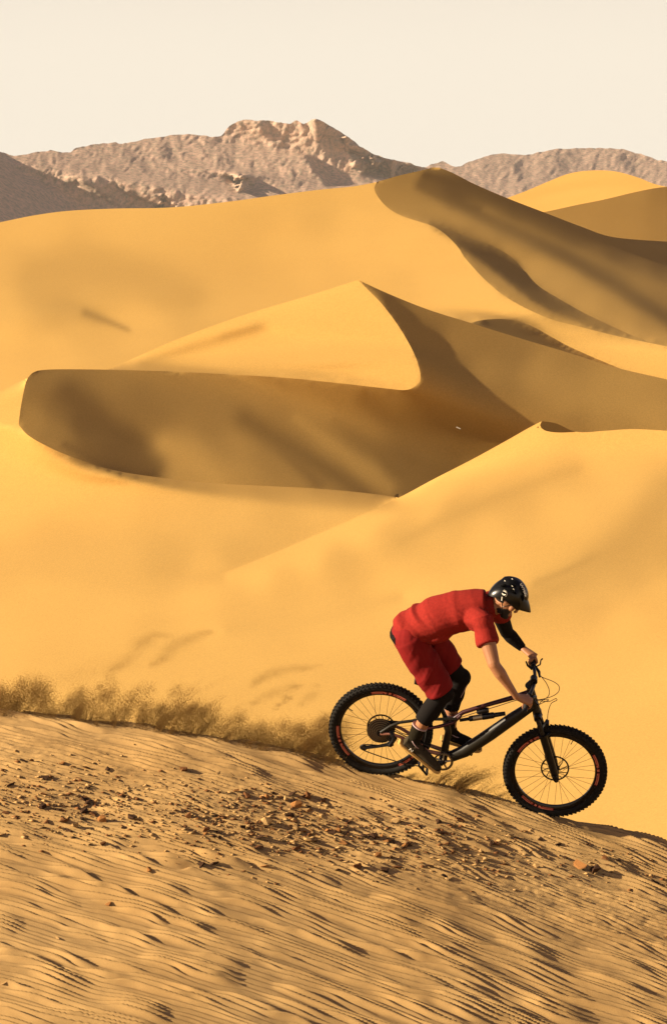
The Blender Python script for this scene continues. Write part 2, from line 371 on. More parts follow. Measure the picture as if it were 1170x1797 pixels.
solB = solve_layer(-20, 1260, 465, 900, [32, 16, 8, 5],
    [(litB, [(250, 640, 186), (330, 625, 192), (420, 620, 196), (500, 600, 197), (600, 550, 197), (640, 600, 198), (680, 650, 198), (560, 640, 197), (400, 650, 197), (700, 640, 197)],
            [([(250, 636), (330, 612), (400, 592), (460, 575)], 9, 168), ([(390, 592), (450, 575)], 6, 148), ([(220, 636), (300, 606), (400, 570), (520, 532), (620, 500)], 7, 202)]),
     (brownB, [(55, 670, 98), (110, 660, 108), (200, 665, 110), (300, 680, 106), (400, 690, 106), (500, 695, 102), (600, 700, 92), (680, 715, 82), (60, 740, 118), (100, 770, 108), (100, 710, 88), (150, 740, 64), (220, 780, 62), (270, 815, 66),
               (200, 720, 98), (260, 740, 96), (330, 800, 136), (310, 825, 140), (370, 740, 108), (430, 760, 126), (420, 835, 130), (480, 800, 116), (560, 810, 120), (560, 730, 104), (640, 760, 92), (640, 840, 122), (700, 800, 78), (760, 800, 84),
               (700, 865, 92), (720, 740, 62), (770, 700, 34), (760, 640, 34), (800, 715, 32), (840, 740, 50), (700, 550, 84), (660, 520, 78), (740, 570, 90), (800, 600, 104), (850, 660, 112), (870, 710, 104), (930, 740, 108), (950, 660, 124), (1050, 690, 132), (1000, 710, 128), (1100, 700, 134), (1000, 670, 126),
               (1150, 720, 136), (1170, 690, 128), (1000, 640, 110), (900, 610, 98), (1080, 750, 122), (1000, 740, 104), (860, 780, 84), (800, 810, 80), (1240, 720, 136), (750, 720, 52)],
            [([(110, 780), (160, 803), (210, 822), (270, 836)], (3, 7), 40), ([(120, 690), (190, 750), (250, 810)], 26, 68), ([(680, 530), (720, 580), (760, 640), (810, 690), (880, 740)], (16, 18), 30), ([(745, 600), (755, 660), (790, 720), (850, 745)], 24, 28),
             ([(290, 780), (340, 810), (380, 845)], 26, 142), ([(430, 735), (520, 790), (600, 840), (650, 868)], (24, 15), 84), ([(640, 700), (720, 760), (800, 800)], 18, 66), ([(470, 770), (560, 850)], (5, 12), 92), ([(520, 735), (610, 800), (680, 855)], (10, 16), 122), ([(590, 740), (680, 800), (740, 840)], (9, 14), 88)])],
    [(33, 745, 150), (47, 660, 158), (200, 650, 175), (400, 657, 190), (600, 672, 204), (715, 684, 208), (737, 655, 212), (672, 536, 222), (628, 491, 228), (300, 600, 215), (190, 645, 182), (820, 565, 222), (1000, 620, 215), (1200, 670, 210),
     (130, 803, 155), (280, 838, 165), (450, 852, 172), (700, 873, 178), (900, 800, 195), (1200, 800, 190), (800, 700, 207), (300, 740, 172), (500, 760, 180)],
    [Kseam, Kbrow, Kbr, Kbl], lam=.05, pw=.07)
dB = layer_mesh('crescent_dune', solB, outB, M_dune, (0, 5, -18), seam=Kseam)

# small dark slip face behind the ridge of the crescent dune
Kc1 = catmull([(365, 1015), (450, 983), (540, 945), (620, 910), (700, 873), (760, 841), (830, 805), (890, 772), (925, 752), (950, 739)])
Kc2 = catmull([(950, 739), (975, 743), (1012, 758), (1060, 756), (1110, 753), (1170, 756), (1260, 762)])
Kc3 = catmull([(950, 739), (947, 748), (957, 756), (980, 759), (1012, 758)])
Ktl = catmull([(-80, 728), (0, 688), (30, 672), (46, 664)])
outC = np.vstack([Ktl, Kb[Kb[:, 1] > 662][::-1][-8:] if False else Kb[(Kb[:, 0] < 60) & (Kb[:, 1] > 662)][::-1], Kf, Kc1[Kc1[:, 0] > 702], Kc3[1:], Kc2[Kc2[:, 0] > 1013], [(1260, 1600), (-80, 1600)]])
darkC = np.vstack([Kc2[Kc2[:, 0] <= 1013], Kc3[::-1]])
pinC = [(Kseam, solB)]
solC = solve_layer(-80, 1260, 640, 1600, [32, 16, 8, 5],
    [(None, [(0, 720, 204), (20, 800, 203), (100, 850, 202), (200, 880, 200), (300, 900, 198), (400, 900, 196), (550, 880, 196), (620, 885, 196), (0, 900, 200), (0, 1000, 190), (100, 960, 188), (200, 980, 186), (300, 980, 184), (400, 960, 186), (80, 1060, 195),
             (0, 1120, 197), (200, 1080, 195), (350, 1050, 197), (450, 1003, 204), (540, 968, 204), (620, 930, 206), (750, 870, 205), (880, 800, 205), (940, 765, 203), (1050, 780, 200), (1170, 780, 200), (1000, 830, 188), (1100, 800, 198), (900, 870, 184), (800, 905, 183), (700, 945, 184),
             (600, 985, 182), (500, 1030, 188), (420, 1060, 189), (1100, 860, 198), (1000, 900, 198), (850, 960, 198), (700, 1030, 201), (560, 1080, 195), (1000, 960, 192), (1080, 900, 194), (1150, 900, 186), (1170, 960, 174), (1100, 990, 174), (1040, 1040, 183), (960, 1060, 189),
             (1170, 1060, 193), (1100, 1100, 199), (1170, 1200, 201), (1000, 1200, 197), (900, 1150, 193), (700, 1150, 189), (500, 1150, 189), (300, 1150, 189), (100, 1180, 191), (400, 1250, 187), (600, 1200, 187), (1100, 1300, 199), (1150, 1400, 201), (800, 1300, 191), (200, 1300, 189), (1000, 1500, 197)],
            [([(880, 1075), (970, 1035), (1040, 995), (1110, 940), (1180, 860)], (22, 44), 170), ([(940, 1022), (985, 1005), (1040, 978)], 6, 162), ([(700, 950), (820, 895), (930, 850), (1010, 825)], (10, 12), 176), ([(400, 1105), (550, 1085), (700, 1050)], 8, 176), ([(400, 1012), (540, 960), (620, 924), (700, 889), (830, 822), (945, 756)], (7, 20), 212)]),
     (np.vstack([Kseam, Kc1[Kc1[:, 0] < 699][::-1], [(365, 1015), (-80, 1015), (-80, 728)]]),
            [(0, 720, 204), (20, 800, 203), (100, 850, 199), (200, 880, 195), (300, 900, 190), (400, 900, 188), (550, 880, 186), (500, 930, 178), (420, 965, 177), (300, 980, 178), (100, 960, 188), (0, 1000, 190), (640, 888, 184), (0, 900, 198), (360, 1005, 190), (200, 1005, 187)], []),
     ],
    [(-80, 728, 150), (47, 661, 158), (33, 745, 150), (130, 803, 155), (280, 838, 165), (450, 852, 172), (700, 873, 178), (620, 912, 168), (365, 1015, 145), (830, 805, 172), (950, 739, 178), (1110, 753, 178), (1260, 762, 176), (0, 1000, 125), (0, 1300, 100), (400, 1300, 105),
     (800, 1300, 112), (1200, 1300, 108), (1200, 1600, 92), (0, 1600, 85), (600, 1600, 90), (700, 1050, 135), (1100, 1050, 135), (950, 850, 155), (400, 900, 160)],
    [Kseam, Kc1, Kc2, Kc3, Ktl], lam=.08, pw=.12, pins=pinC)
dC_w = depth_on(solC, [(950, 739)])[0]
du_, dv_ = np.meshgrid(np.arange(942, 1030, 3.), np.linspace(0, 1, 12))
tv_ = np.interp(du_, Kc2[:, 0], Kc2[:, 1]); tv_ = np.where(du_ < 950, 739 + (950 - du_) * 1.3, tv_)
sv_ = tv_ + dv_ * 34; dd_ = math.exp(dC_w) + .15 + .105 * (du_ - 946) + .03 * (sv_ - tv_)
ii_ = np.arange(du_.size).reshape(du_.shape)
mesh_obj('slip_face', at(du_, sv_, dd_).reshape(-1, 3), np.stack([ii_[:-1, :-1].ravel(), ii_[1:, :-1].ravel(), ii_[1:, 1:].ravel(), ii_[:-1, 1:].ravel()], 1), M_dune)['kind'] = 'structure'
dC = layer_mesh('near_dune', solC, outC, M_dune, (0, 4, -16), seam=Kseam)

# dunes at the far right
Kd1 = catmull([(860, 358), (920, 336), (960, 319), (1000, 304), (1040, 299), (1080, 301), (1120, 312), (1160, 326), (1260, 342)])
sol = solve_layer(850, 1260, 290, 470, [20, 10, 5], [(None, [(900, 360, 194), (1000, 320, 198), (1050, 350, 196), (1150, 330, 190), (1240, 350, 190)], [([(880, 356), (1000, 326), (1130, 318)], 8, 188)])],
    [(860, 358, 620), (1040, 299, 640), (1250, 342, 640), (900, 460, 480), (1250, 460, 480)], [Kd1], lam=.12, pw=.06)
layer_mesh('distant_dune', sol, np.vstack([Kd1, [(1260, 470), (850, 470)]]), M_dune, (0, 12, -30))
Kd2 = catmull([(930, 376), (960, 371), (1010, 360), (1060, 350), (1110, 338), (1150, 330), (1185, 327), (1260, 324)])
sol = solve_layer(900, 1260, 310, 500, [20, 10, 5], [(None, [(1000, 372, 124), (1100, 350, 118), (1170, 335, 96), (1240, 340, 88), (1170, 380, 112), (1100, 400, 124), (1200, 410, 112), (1000, 400, 128)], [])],
    [(930, 376, 470), (1060, 350, 520), (1250, 324, 560), (900, 480, 400), (1250, 480, 400)], [Kd2], lam=.12, pw=.06)
layer_mesh('distant_dune', sol, np.vstack([Kd2, [(1260, 500), (900, 500)]]), M_dune, (0, 12, -30))

# ------------------------------------------------------------------ mountains
def rock_mat():
    m, nt, b = mat_new('mountain_rock'); N = nt.nodes.new; K = nt.links.new
    tc = N('ShaderNodeTexCoord')
    n = N('ShaderNodeTexNoise'); n.inputs['Scale'].default_value = .11; n.inputs['Detail'].default_value = 8; n.inputs['Roughness'].default_value = .75; K(tc.outputs['Object'], n.inputs[0])
    r = N('ShaderNodeValToRGB'); e = r.color_ramp.elements
    e[0].position = .38; e[0].color = (.30, .25, .18, 1); e[1].position = .62; e[1].color = (.76, .50, .36, 1)
    k = e.new(.5); k.color = (.54, .38, .27, 1); K(n.outputs[0], r.inputs[0]); K(r.outputs[0], b.inputs['Base Color'])
    b.inputs['Roughness'].default_value = 1; b.inputs['Specular IOR Level'].default_value = 0
    return m
M_rock = rock_mat()
def crag(seed, amp, shade=()):
    def f(PU, PV):
        x = PU + fbm(PU / 40, PV / 40, 3, seed + 50) * 14; y = PV + fbm(PU / 40, PV / 40, 3, seed + 60) * 14
        rid = lambda s, k: 1 - np.abs(fbm((x + .35 * y) / s, (y - .2 * x) / (s * 1.1), 3, seed + k)) * 2
        sh_ = np.zeros(PU.shape)
        for q in shade: sh_ = np.maximum(sh_, inside(PU, PV, q) * 1.0)
        return amp * (1 - .45 * sh_) * (rid(38, 1) * .7 + rid(17, 2) * .6 + rid(8, 3) * .42 + vnoise(x / 3.5, y / 3.5, seed + 9) * .16 + vnoise(x / 7, y / 5, seed + 19) * .12)
    return f
def jag(K, seed, a):
    P = [];
    for i in range(len(K) - 1):
        P.append(K[i]); 
    P = np.array(P + [K[-1]]); out = P.copy(); x = P[:, 0]
    out[:, 1] += a * (vnoise(x / 9, x * 0 + 3, seed) * 1.2 + vnoise(x / 3.5, x * 0 + 8, seed) * .8)
    return out
Km1 = jag(catmull([(720, 297), (745, 292), (765, 287), (778, 283), (800, 292), (830, 281), (870, 271), (920, 272), (960, 264), (1010, 259), (1060, 260), (1100, 264), (1140, 275), (1170, 284), (1260, 292)], 9), 4, 1.2)
sol = solve_layer(700, 1260, 240, 420, [16, 8, 3], [(None, [(760, 300, 150), (850, 290, 146), (950, 280, 150), (1050, 270, 150), (1150, 290, 150), (900, 330, 150), (1100, 300, 150), (1000, 310, 130), (850, 340, 145)],
    [([(900, 285), (915, 310)], 8, 100), ([(1000, 275), (985, 300)], 7, 105), ([(1090, 275), (1110, 300)], 8, 100)])],
    [(720, 297, 7000), (1000, 259, 7400), (1250, 290, 7200), (750, 400, 6200), (1250, 400, 6200)], [Km1], lam=.03, pw=.1)
layer_mesh('mountain_range', sol, np.vstack([Km1, [(1260, 420), (700, 420)]]), M_rock, (0, 500, -300), relief=crag(3, .0011))
Km2 = jag(catmull([(-80, 262), (-20, 262), (8, 268), (22, 273), (60, 268), (85, 264), (120, 268), (140, 258), (200, 250), (212, 252), (260, 243), (330, 235), (383, 240), (400, 224), (425, 210), (450, 211), (480, 212), (508, 217), (520, 210), (532, 217), (552, 209), (582, 222), (620, 248), (640, 262), (670, 275), (700, 282), (730, 290), (760, 300), (800, 330)], 9), 2, 1.0)
shA = [(-80, 262), (5, 270), (14, 290), (40, 322), (80, 334), (118, 340), (142, 352), (150, 375), (-80, 400)]
shB = [(142, 317), (165, 322), (172, 310), (182, 326), (198, 318), (205, 336), (245, 352), (296, 364), (220, 370), (190, 345), (160, 326)]
shC = [(552, 209), (582, 222), (620, 248), (670, 275), (735, 291), (780, 312), (800, 330), (760, 330), (700, 306), (650, 282), (612, 262), (580, 240), (556, 232)]
shD = [(446, 214), (468, 218), (484, 236), (482, 248), (466, 240), (455, 226)]
shE = [(533, 273), (556, 280), (572, 300), (588, 325), (570, 322), (552, 300)]
shF = [(548, 236), (572, 244), (590, 262), (586, 282), (572, 270), (560, 250)]
shG = [(410, 311), (424, 312), (424, 330), (416, 326)]
sol = solve_layer(-80, 800, 190, 430, [16, 8, 3],
    [(None, [(100, 290, 144), (200, 270, 144), (300, 250, 152), (330, 280, 150), (250, 300, 152), (400, 250, 150), (430, 225, 155), (500, 230, 158), (520, 260, 158), (450, 280, 152), (350, 320, 152), (600, 300, 152), (660, 300, 145), (300, 350, 145), (500, 320, 152)],
      [([(290, 258), (300, 280)], 7, 95), ([(215, 262), (260, 300)], 9, 120), ([(380, 250), (395, 300)], 6, 118)])] +
    [(np.array(q, float), [(q[0][0], q[0][1], 0)], [], 8.0) for q in (shA, shB, shC, shD, shE, shF, shG)],
    [(-80, 262, 5000), (300, 240, 5400), (480, 210, 5500), (620, 250, 5500), (760, 300, 5300), (-80, 420, 4300), (400, 420, 4400), (780, 420, 4400)], [Km2], lam=.02, pw=.1)
layer_mesh('mountain_range', sol, np.vstack([Km2, [(800, 430), (-80, 430)]]), M_rock, (0, 400, -300), relief=crag(11, .0011, [np.array(q, float) for q in (shA, shB, shC, shD, shE, shF, shG)]))
# the desert plain below and between the dunes, out to the horizon
mesh_obj('desert_plain', [(-30000, -3000, -75), (30000, -3000, -75), (30000, 50000, -75), (-30000, 50000, -75)], [(0, 1, 2, 3)], M_dune)['kind'] = 'structure'
print('land', time.time() - T00)

# thin dusty air: pales the mountains, leaves the near dunes clear
hz = MB_box = mesh_obj('haze', [(x, y, z) for x in (-2500, 2500) for y in (-60, 9000) for z in (-90, 900)], [(0, 1, 3, 2), (4, 6, 7, 5), (0, 4, 5, 1), (2, 3, 7, 6), (0, 2, 6, 4), (1, 5, 7, 3)], None, smooth=False)
hm_, nt_, _b = mat_new('haze'); nt_.nodes.remove(_b)
pv = nt_.nodes.new('ShaderNodeVolumePrincipled'); pv.inputs['Color'].default_value = (.90, .84, .74, 1); pv.inputs['Density'].default_value = HAZE; pv.inputs['Anisotropy'].default_value = 0.0
nt_.links.new(pv.outputs[0], nt_.nodes['Material Output'].inputs['Volume']); hz.data.materials.append(hm_); hz['kind'] = 'stuff'

# ------------------------------------------------------------------ foreground ridge
BD = 18.0                                              # distance of the rider
def w_of(u, v, y):                                    # point on the sight line at world distance y
    r = ray(u, v); return r * (y / r[..., 1])[..., None]
crest_px = catmull([(-160, 1246), (0, 1251), (100, 1259), (200, 1273), (320, 1287), (430, 1306), (520, 1326), (600, 1345), (690, 1364), (760, 1379), (830, 1398), (900, 1417), (960, 1433), (1020, 1447), (1090, 1463), (1170, 1483), (1300, 1520)], 10)
YC = 18.05
cw = w_of(crest_px[:, 0], crest_px[:, 1], np.full(len(crest_px), YC))
cx, cz = cw[:, 0], cw[:, 2]
cx = np.concatenate([[-30, -8], cx, [8, 30]]); cz = np.concatenate([[cz[0] - .9, cz[0] - .12], cz, [cz[-1] - .30 * (8 - cw[-1, 0]), cz[-1] - .30 * (30 - cw[-1, 0])]])
TB = math.tan(math.radians(15))
def ridge_base(x, y):
    z0 = np.interp(x, cx, cz); s = YC - y
    front = TB * s + .0 * s
    # rounded crest, then the far side falls away
    r = .25
    k = np.where(s > r, TB * (s - r) + .16 * r, np.where(s > -0.05, .16 * np.maximum(s, 0) , 0.55 * (-s - .05)))
    k = np.where(s > 0, np.minimum(TB * s, .10 * s + (TB - .10) * np.maximum(0, s - .0) ** 1.0), k)
    return z0 - k
def ripples(x, y):
    s = YC - y
    wx = x + .07 * fbm(x * .9, s * .9, 3, 31); ws = s + .05 * fbm(x * 1.0 + 5, s * 1.0, 3, 33)
    ca, sa = math.cos(.24), math.sin(.24)
    a = wx * ca + ws * sa; c = -wx * sa + ws * ca                # a along the ripple, c across
    ph = c / .052 + .62 * vnoise(a * 3.0, c * 7.0, 41) + .20 * vnoise(a * 7.5, c * 17., 42)
    t = ph - np.floor(ph)
    prof = np.where(t < .30, t / .30, (1 - t) / .70); prof = np.where(t < .30, prof * prof * (3 - 2 * prof), prof ** 1.1)
    amp = .95 + .95 * vnoise(a * 3.6 + 9, c * 14., 43) + .35 * vnoise(a * 1.1, c * 1.3, 47)
    amp = np.clip(amp, .22, 1.6)
    stones = np.clip(np.exp(-((s - (.95 + .12 * x)) / .5) ** 2), 0, 1)
    sm = 1 - .45 * stones
    h = .0275 * amp * prof * sm
    h = h + .006 * fbm(x * 2.2, s * 2.2, 4, 51) + .0022 * fbm(x * 12, s * 22, 3, 53) * (.5 + 1.5 * stones) + .007 * np.maximum(0, fbm(x * 16, s * 40, 2, 57)) * stones
    return h
def ground_z(x, y):
    x = np.asarray(x, float); y = np.asarray(y, float)
    fade = np.clip((YC + .5 - y) / .4, 0, 1)
    fade = fade * np.clip((4.9 - np.abs(x)) / .6, .0, 1) * np.clip((y - 13.0) / .4, 0, 1)
    return ridge_base(x, y) + ripples(x, y) * fade
gx_ = np.concatenate([np.arange(-26, -5, .25), np.arange(-5, -2.76, .022), np.arange(-2.75, 2.85, .0086), np.arange(2.87, 5, .022), np.arange(5.1, 26, .25)])
gy_ = np.concatenate([np.arange(3.0, 13.3, .2), np.arange(13.4, YC + .35, .0072), np.arange(YC + .36, YC + 14, .25)])
GX, GY = np.meshgrid(gx_, gy_)
GZ = ground_z(GX, GY)
ii = np.arange(GX.size).reshape(GX.shape)
q = np.stack([ii[:-1, :-1].ravel(), ii[:-1, 1:].ravel(), ii[1:, 1:].ravel(), ii[1:, :-1].ravel()], 1)
mesh_obj('sand_ridge', np.stack([GX.ravel(), GY.ravel(), GZ.ravel()], 1), q, M_ridge)['kind'] = 'structure'
print('ridge', time.time() - T00, len(q))

# ------------------------------------------------------------------ mesh builders
class MB:
    def __init__(s): s.v = []; s.f = []; s.n = 0
    def add(s, V, Fs):
        V = np.asarray(V, float); s.v.append(V); s.f += [tuple(int(i) + s.n for i in f) for f in Fs]; s.n += len(V); return s
    def tube(s, pts, r, seg=10, cap=True, lat=None, squash=None):
        """sweep along points; r a number or one per point; squash = second radius, lat = direction of the first radius"""
        P = np.array(pts, float); n = len(P); R = np.broadcast_to(np.asarray(r, float), (n,)); Q = R if squash is None else np.broadcast_to(np.asarray(squash, float), (n,))
        T = np.gradient(P, axis=0); T /= np.linalg.norm(T, axis=1)[:, None] + 1e-12
        a = np.array(lat if lat is not None else ((0, 1, 0) if abs(T[0][1]) < .9 else (1, 0, 0)), float); V = []
        for i in range(n):
            e1 = a - T[i] * (a @ T[i]); e1 /= np.linalg.norm(e1) + 1e-12; e2 = np.cross(T[i], e1)
            if lat is None: a = e1
            for k in range(seg):
                t = 2 * math.pi * k / seg; V.append(P[i] + e1 * math.cos(t) * R[i] + e2 * math.sin(t) * Q[i])
        Fs = [(i * seg + k, i * seg + (k + 1) % seg, (i + 1) * seg + (k + 1) % seg, (i + 1) * seg + k) for i in range(n - 1) for k in range(seg)]
        if cap:
            Fs.append(tuple(range(seg))[::-1]); Fs.append(tuple((n - 1) * seg + k for k in range(seg)))
        return s.add(V, Fs)
    def ball(s, c, r, M=None, nu=16, nv=10):
        c = np.array(c, float); r = np.broadcast_to(np.asarray(r, float), (3,)); V = [(0, 0, 1)]
        for j in range(1, nv):
            p = math.pi * j / nv
            for i in range(nu): t = 2 * math.pi * i / nu; V.append((math.sin(p) * math.cos(t), math.sin(p) * math.sin(t), math.cos(p)))
        V.append((0, 0, -1)); V = np.array(V) * r
        if M is not None: V = V @ np.array(M, float)         # rows of M = the three axes
        Fs = [(0, 1 + i, 1 + (i + 1) % nu) for i in range(nu)]
        for j in range(nv - 2):
            for i in range(nu): a = 1 + j * nu; Fs.append((a + i, a + nu + i, a + nu + (i + 1) % nu, a + (i + 1) % nu))
        l = len(V) - 1; a = 1 + (nv - 2) * nu
        Fs += [(a + i, l, a + (i + 1) % nu) for i in range(nu)]
        return s.add(V + c, Fs)
    def box(s, c, h, M=None):
        V = np.array([(x, y, z) for x in (-1, 1) for y in (-1, 1) for z in (-1, 1)], float) * np.array(h, float)
        if M is not None: V = V @ np.array(M, float)
        return s.add(V + np.array(c, float), [(0, 1, 3, 2), (4, 6, 7, 5), (0, 4, 5, 1), (2, 3, 7, 6), (0, 2, 6, 4), (1, 5, 7, 3)])
    def lathe_y(s, c, prof, seg=48, a0=0, a1=2 * math.pi):
        """profile (radius, y) closed loop turned about the y axis through c"""
        full = abs(a1 - a0 - 2 * math.pi) < 1e-6; n = seg if full else seg + 1; k = len(prof); V = []
        for i in range(n):
            t = a0 + (a1 - a0) * i / seg
            for r, y in prof: V.append((c[0] + r * math.cos(t), c[1] + y, c[2] + r * math.sin(t)))
        Fs = [(i * k + j, i * k + (j + 1) % k, ((i + 1) % n) * k + (j + 1) % k, ((i + 1) % n) * k + j) for i in range(n if full else n - 1) for j in range(k)]
        if not full: Fs += [tuple(range(k))[::-1], tuple((n - 1) * k + j for j in range(k))]
        return s.add(V, Fs)
    def obj(s, name, mat, parent=None, smooth=True, label=None, off=None):
        V = np.vstack(s.v)
        if off is not None: V = V - np.array(off, float)
        o = mesh_obj(name, V, s.f, mat, parent, smooth)
        if smooth:
            me = o.data; me.set_sharp_from_angle(angle=math.radians(40))
        if label: o['label'] = label
        return o
def empty(name, loc=(0, 0, 0)):
    o = bpy.data.objects.new(name, None); o.location = loc; o.empty_display_size = .1; col.objects.link(o); return o

# ------------------------------------------------------------------ the bicycle stands in its own leaning frame: x forward down the slope, z up the wheels, y away
BY = 17.93
Hr = w_of(668, 1280, np.array(BY)); Hf = w_of(973, 1353, np.array(BY))
AX = (Hf - Hr) / np.linalg.norm(Hf - Hr); WB = float(np.linalg.norm(Hf - Hr))
LEAN = math.radians(19)
nup = np.cross(AX, (0, 1, 0)); nup = nup if nup[2] > 0 else -nup
AZ = nup * math.cos(LEAN) + np.array([0, -1, 0]) * math.sin(LEAN)
AY = np.cross(AZ, AX)
MBK = Matrix(((AX[0], AY[0], AZ[0], Hr[0]), (AX[1], AY[1], AZ[1], Hr[1]), (AX[2], AY[2], AZ[2], Hr[2]), (0, 0, 0, 1)))
def bp(u, v, y=0.0):                    # bicycle coordinates of what the photograph shows at u, v, at side distance y
    r = ray(u, v); t = (y + Hr @ AY) / (r @ AY); q = r * t - Hr
    return np.array([q @ AX, y, q @ AZ])
def P3(u, v, y=0.0):                    # the same point in the world
    q = bp(u, v, y); return Hr + AX * q[0] + AY * q[1] + AZ * q[2]

M_rubber = simple_mat('tyre_rubber', (.014, .012, .009), .82, spec=.25, bump=.4, var=.35, vscale=60)
M_black = simple_mat('black_anodised', (.006, .0055, .0055), .38, spec=.35)
M_carbon = simple_mat('olive_black_frame_paint', (.016, .013, .007), .42, spec=.35, var=.2, vscale=6)
M_maroon = simple_mat('maroon_frame_paint', (.045, .008, .010), .35, spec=.4)
M_rose = simple_mat('rose_chainstay_paint', (.45, .20, .13), .35)
M_rim = simple_mat('rim_carbon', (.006, .005, .005), .25, spec=.5)
M_decal = simple_mat('rim_decal', (.75, .22, .12), .5)
M_decal2 = simple_mat('rim_decal_border', (.28, .02, .02), .5)
M_steel = simple_mat('steel', (.30, .24, .16), .35, metal=.9)
M_dsteel = simple_mat('dark_steel', (.022, .018, .014), .45, metal=.4)
M_spoke = simple_mat('black_spoke', (.05, .035, .02), .4, metal=.5)
M_cable = simple_mat('cable_housing', (.02, .018, .018), .4)

bike = empty('bicycle'); bike.matrix_world = MBK
tag(bike, 'black and maroon full suspension mountain bike ridden down the crest of the sand ridge', 'bicycle')
RW = .372
def make_wheel(cx0, front, rot):
    c = (cx0, 0, 0)
    hb = MB().lathe_y(c, [(.012, -.055), (.024, -.052), (.024, -.03), (.029, -.028), (.029, -.024), (.017, -.018), (.017, .018), (.029, .024), (.029, .028), (.024, .03), (.022, .052), (.012, .055)], 24)
    w = hb.obj('wheel', M_black, bike, label='front wheel with the brake rotor showing' if front else 'rear wheel with the cassette')
    # tyre: round casing with shoulder, and four rows of knobs
    pr = []
    for k in range(18):
        t = math.pi * 2 * k / 18; pr.append((.3390 + .0285 * math.cos(t), .0305 * math.sin(t)))
    ty = MB().lathe_y(c, pr, 96)
    nk = 74
    for k in range(nk):
        for row, (ph, rr, wy, hx) in enumerate(((0, .3655, .0095, .0052), (.5, .3640, .0075, .0064), (.25, .3555, .0055, .0058))):
            for sg in ((-1, 1) if row else (0,)):
                t = 2 * math.pi * (k + ph) / nk; yy = (0, .0155, .0262)[row] * sg
                rd = np.array([math.cos(t), 0, math.sin(t)]); tg = np.array([-math.sin(t), 0, math.cos(t)])
                up = rd if row < 2 else (rd * .75 + np.array([0, sg * .66, 0])); up = up / np.linalg.norm(up); sd = np.cross(tg, up)
                ty.box(np.array(c) + rd * rr + np.array([0, yy, 0]), (.0058 if row < 2 else .005, wy, hx), (up, sd, tg))
    ty.obj('tyre', M_rubber, w, smooth=True)
    rim = MB().lathe_y(c, [(.283, -.009), (.283, .009), (.296, .0165), (.316, .0175), (.3175, .0), (.316, -.0175), (.296, -.0165)], 96)
    rim.obj('rim', M_rim, w)
    def sect(mb, a0, a1, r0, r1, lift):
        n = max(2, int((a1 - a0) / 1.5)); V = []; Fs = []
        for i in range(n + 1):
            t = math.radians(a0 + (a1 - a0) * i / n)
            for r in (r0, r1): V.append((c[0] + r * math.cos(t), -(.0168 + (r - .296) * .05 + lift), c[2] + r * math.sin(t)))
        Fs = [(2 * i, 2 * i + 1, 2 * i + 3, 2 * i + 2) for i in range(n)]; mb.add(V, Fs)
    for g in range(3):
        b = rot + 120 * g; dc = MB(); db = MB()
        for a0, a1 in ((-27, -7.5), (-6.2, -1.8), (-.2, 21)): sect(db, b + a0, b + a1, .2965, .3155, .0006)
        for a0, a1, r0, r1 in ((-26, -9, .307, .3145), (-26, -13, .2975, .302), (-11.5, -9, .2975, .3145), (-5.5, -2.5, .2985, .3145), (.8, 3.4, .2975, .3145), (.8, 20, .307, .3145), (5.5, 20, .2975, .302)):
            sect(dc, b + a0, b + a1, r0, r1, .0014)
        q_ = db.obj('rim_decal', M_decal2, w, smooth=False); M2 = dc.v; n0 = len(q_.data.polygons)
        me = q_.data; V_ = np.vstack([np.vstack(db.v), np.vstack(dc.v)]); F_ = db.f + [tuple(i + db.n for i in f) for f in dc.f]
        me.clear_geometry(); me.from_pydata([tuple(v) for v in V_], [], F_); me.materials.append(M_decal)
        for p_ in me.polygons[n0:]: p_.material_index = 1
    sp = None
    for k in range(32):
        sg = -1 if k % 2 else 1; t = 2 * math.pi * k / 32 + math.radians(rot); tw = (.85 if (k // 2) % 2 else -.85)
        a = np.array([c[0] + .028 * math.cos(t + tw), sg * .026, .028 * math.sin(t + tw)]); b = np.array([c[0] + .287 * math.cos(t), sg * .004, .287 * math.sin(t)])
        MB().tube([a, b], .00125, 5).obj('spoke', M_spoke, w)
    t = math.radians(rot + (60 if front else 105)); rd = np.array([math.cos(t), 0, math.sin(t)])
    t = math.radians(78 if front else 158); rd = np.array([math.cos(t), 0, math.sin(t)])
    MB().tube([np.array(c) + rd * .285, np.array(c) + rd * .245], .003, 6).obj('valve', M_black, w)
    ro = MB(); y0 = .036
    ro.lathe_y(c, [(.090, y0), (.1015, y0), (.1015, y0 + .002), (.090, y0 + .002)], 60)
    ro.lathe_y(c, [(.018, y0 - .002), (.034, y0 - .002), (.034, y0 + .003), (.018, y0 + .003)], 24)
    for k in range(10):
        t = 2 * math.pi * k / 10; q = [(.033 * math.cos(t), .033 * math.sin(t)), (.062 * math.cos(t + .32), .062 * math.sin(t + .32)), (.092 * math.cos(t + .5), .092 * math.sin(t + .5))]
        ro.tube([(c[0] + a, y0 + .001, c[2] + b) for a, b in q], .0032, 5)
    ro.obj('brake_rotor', M_dsteel, w)
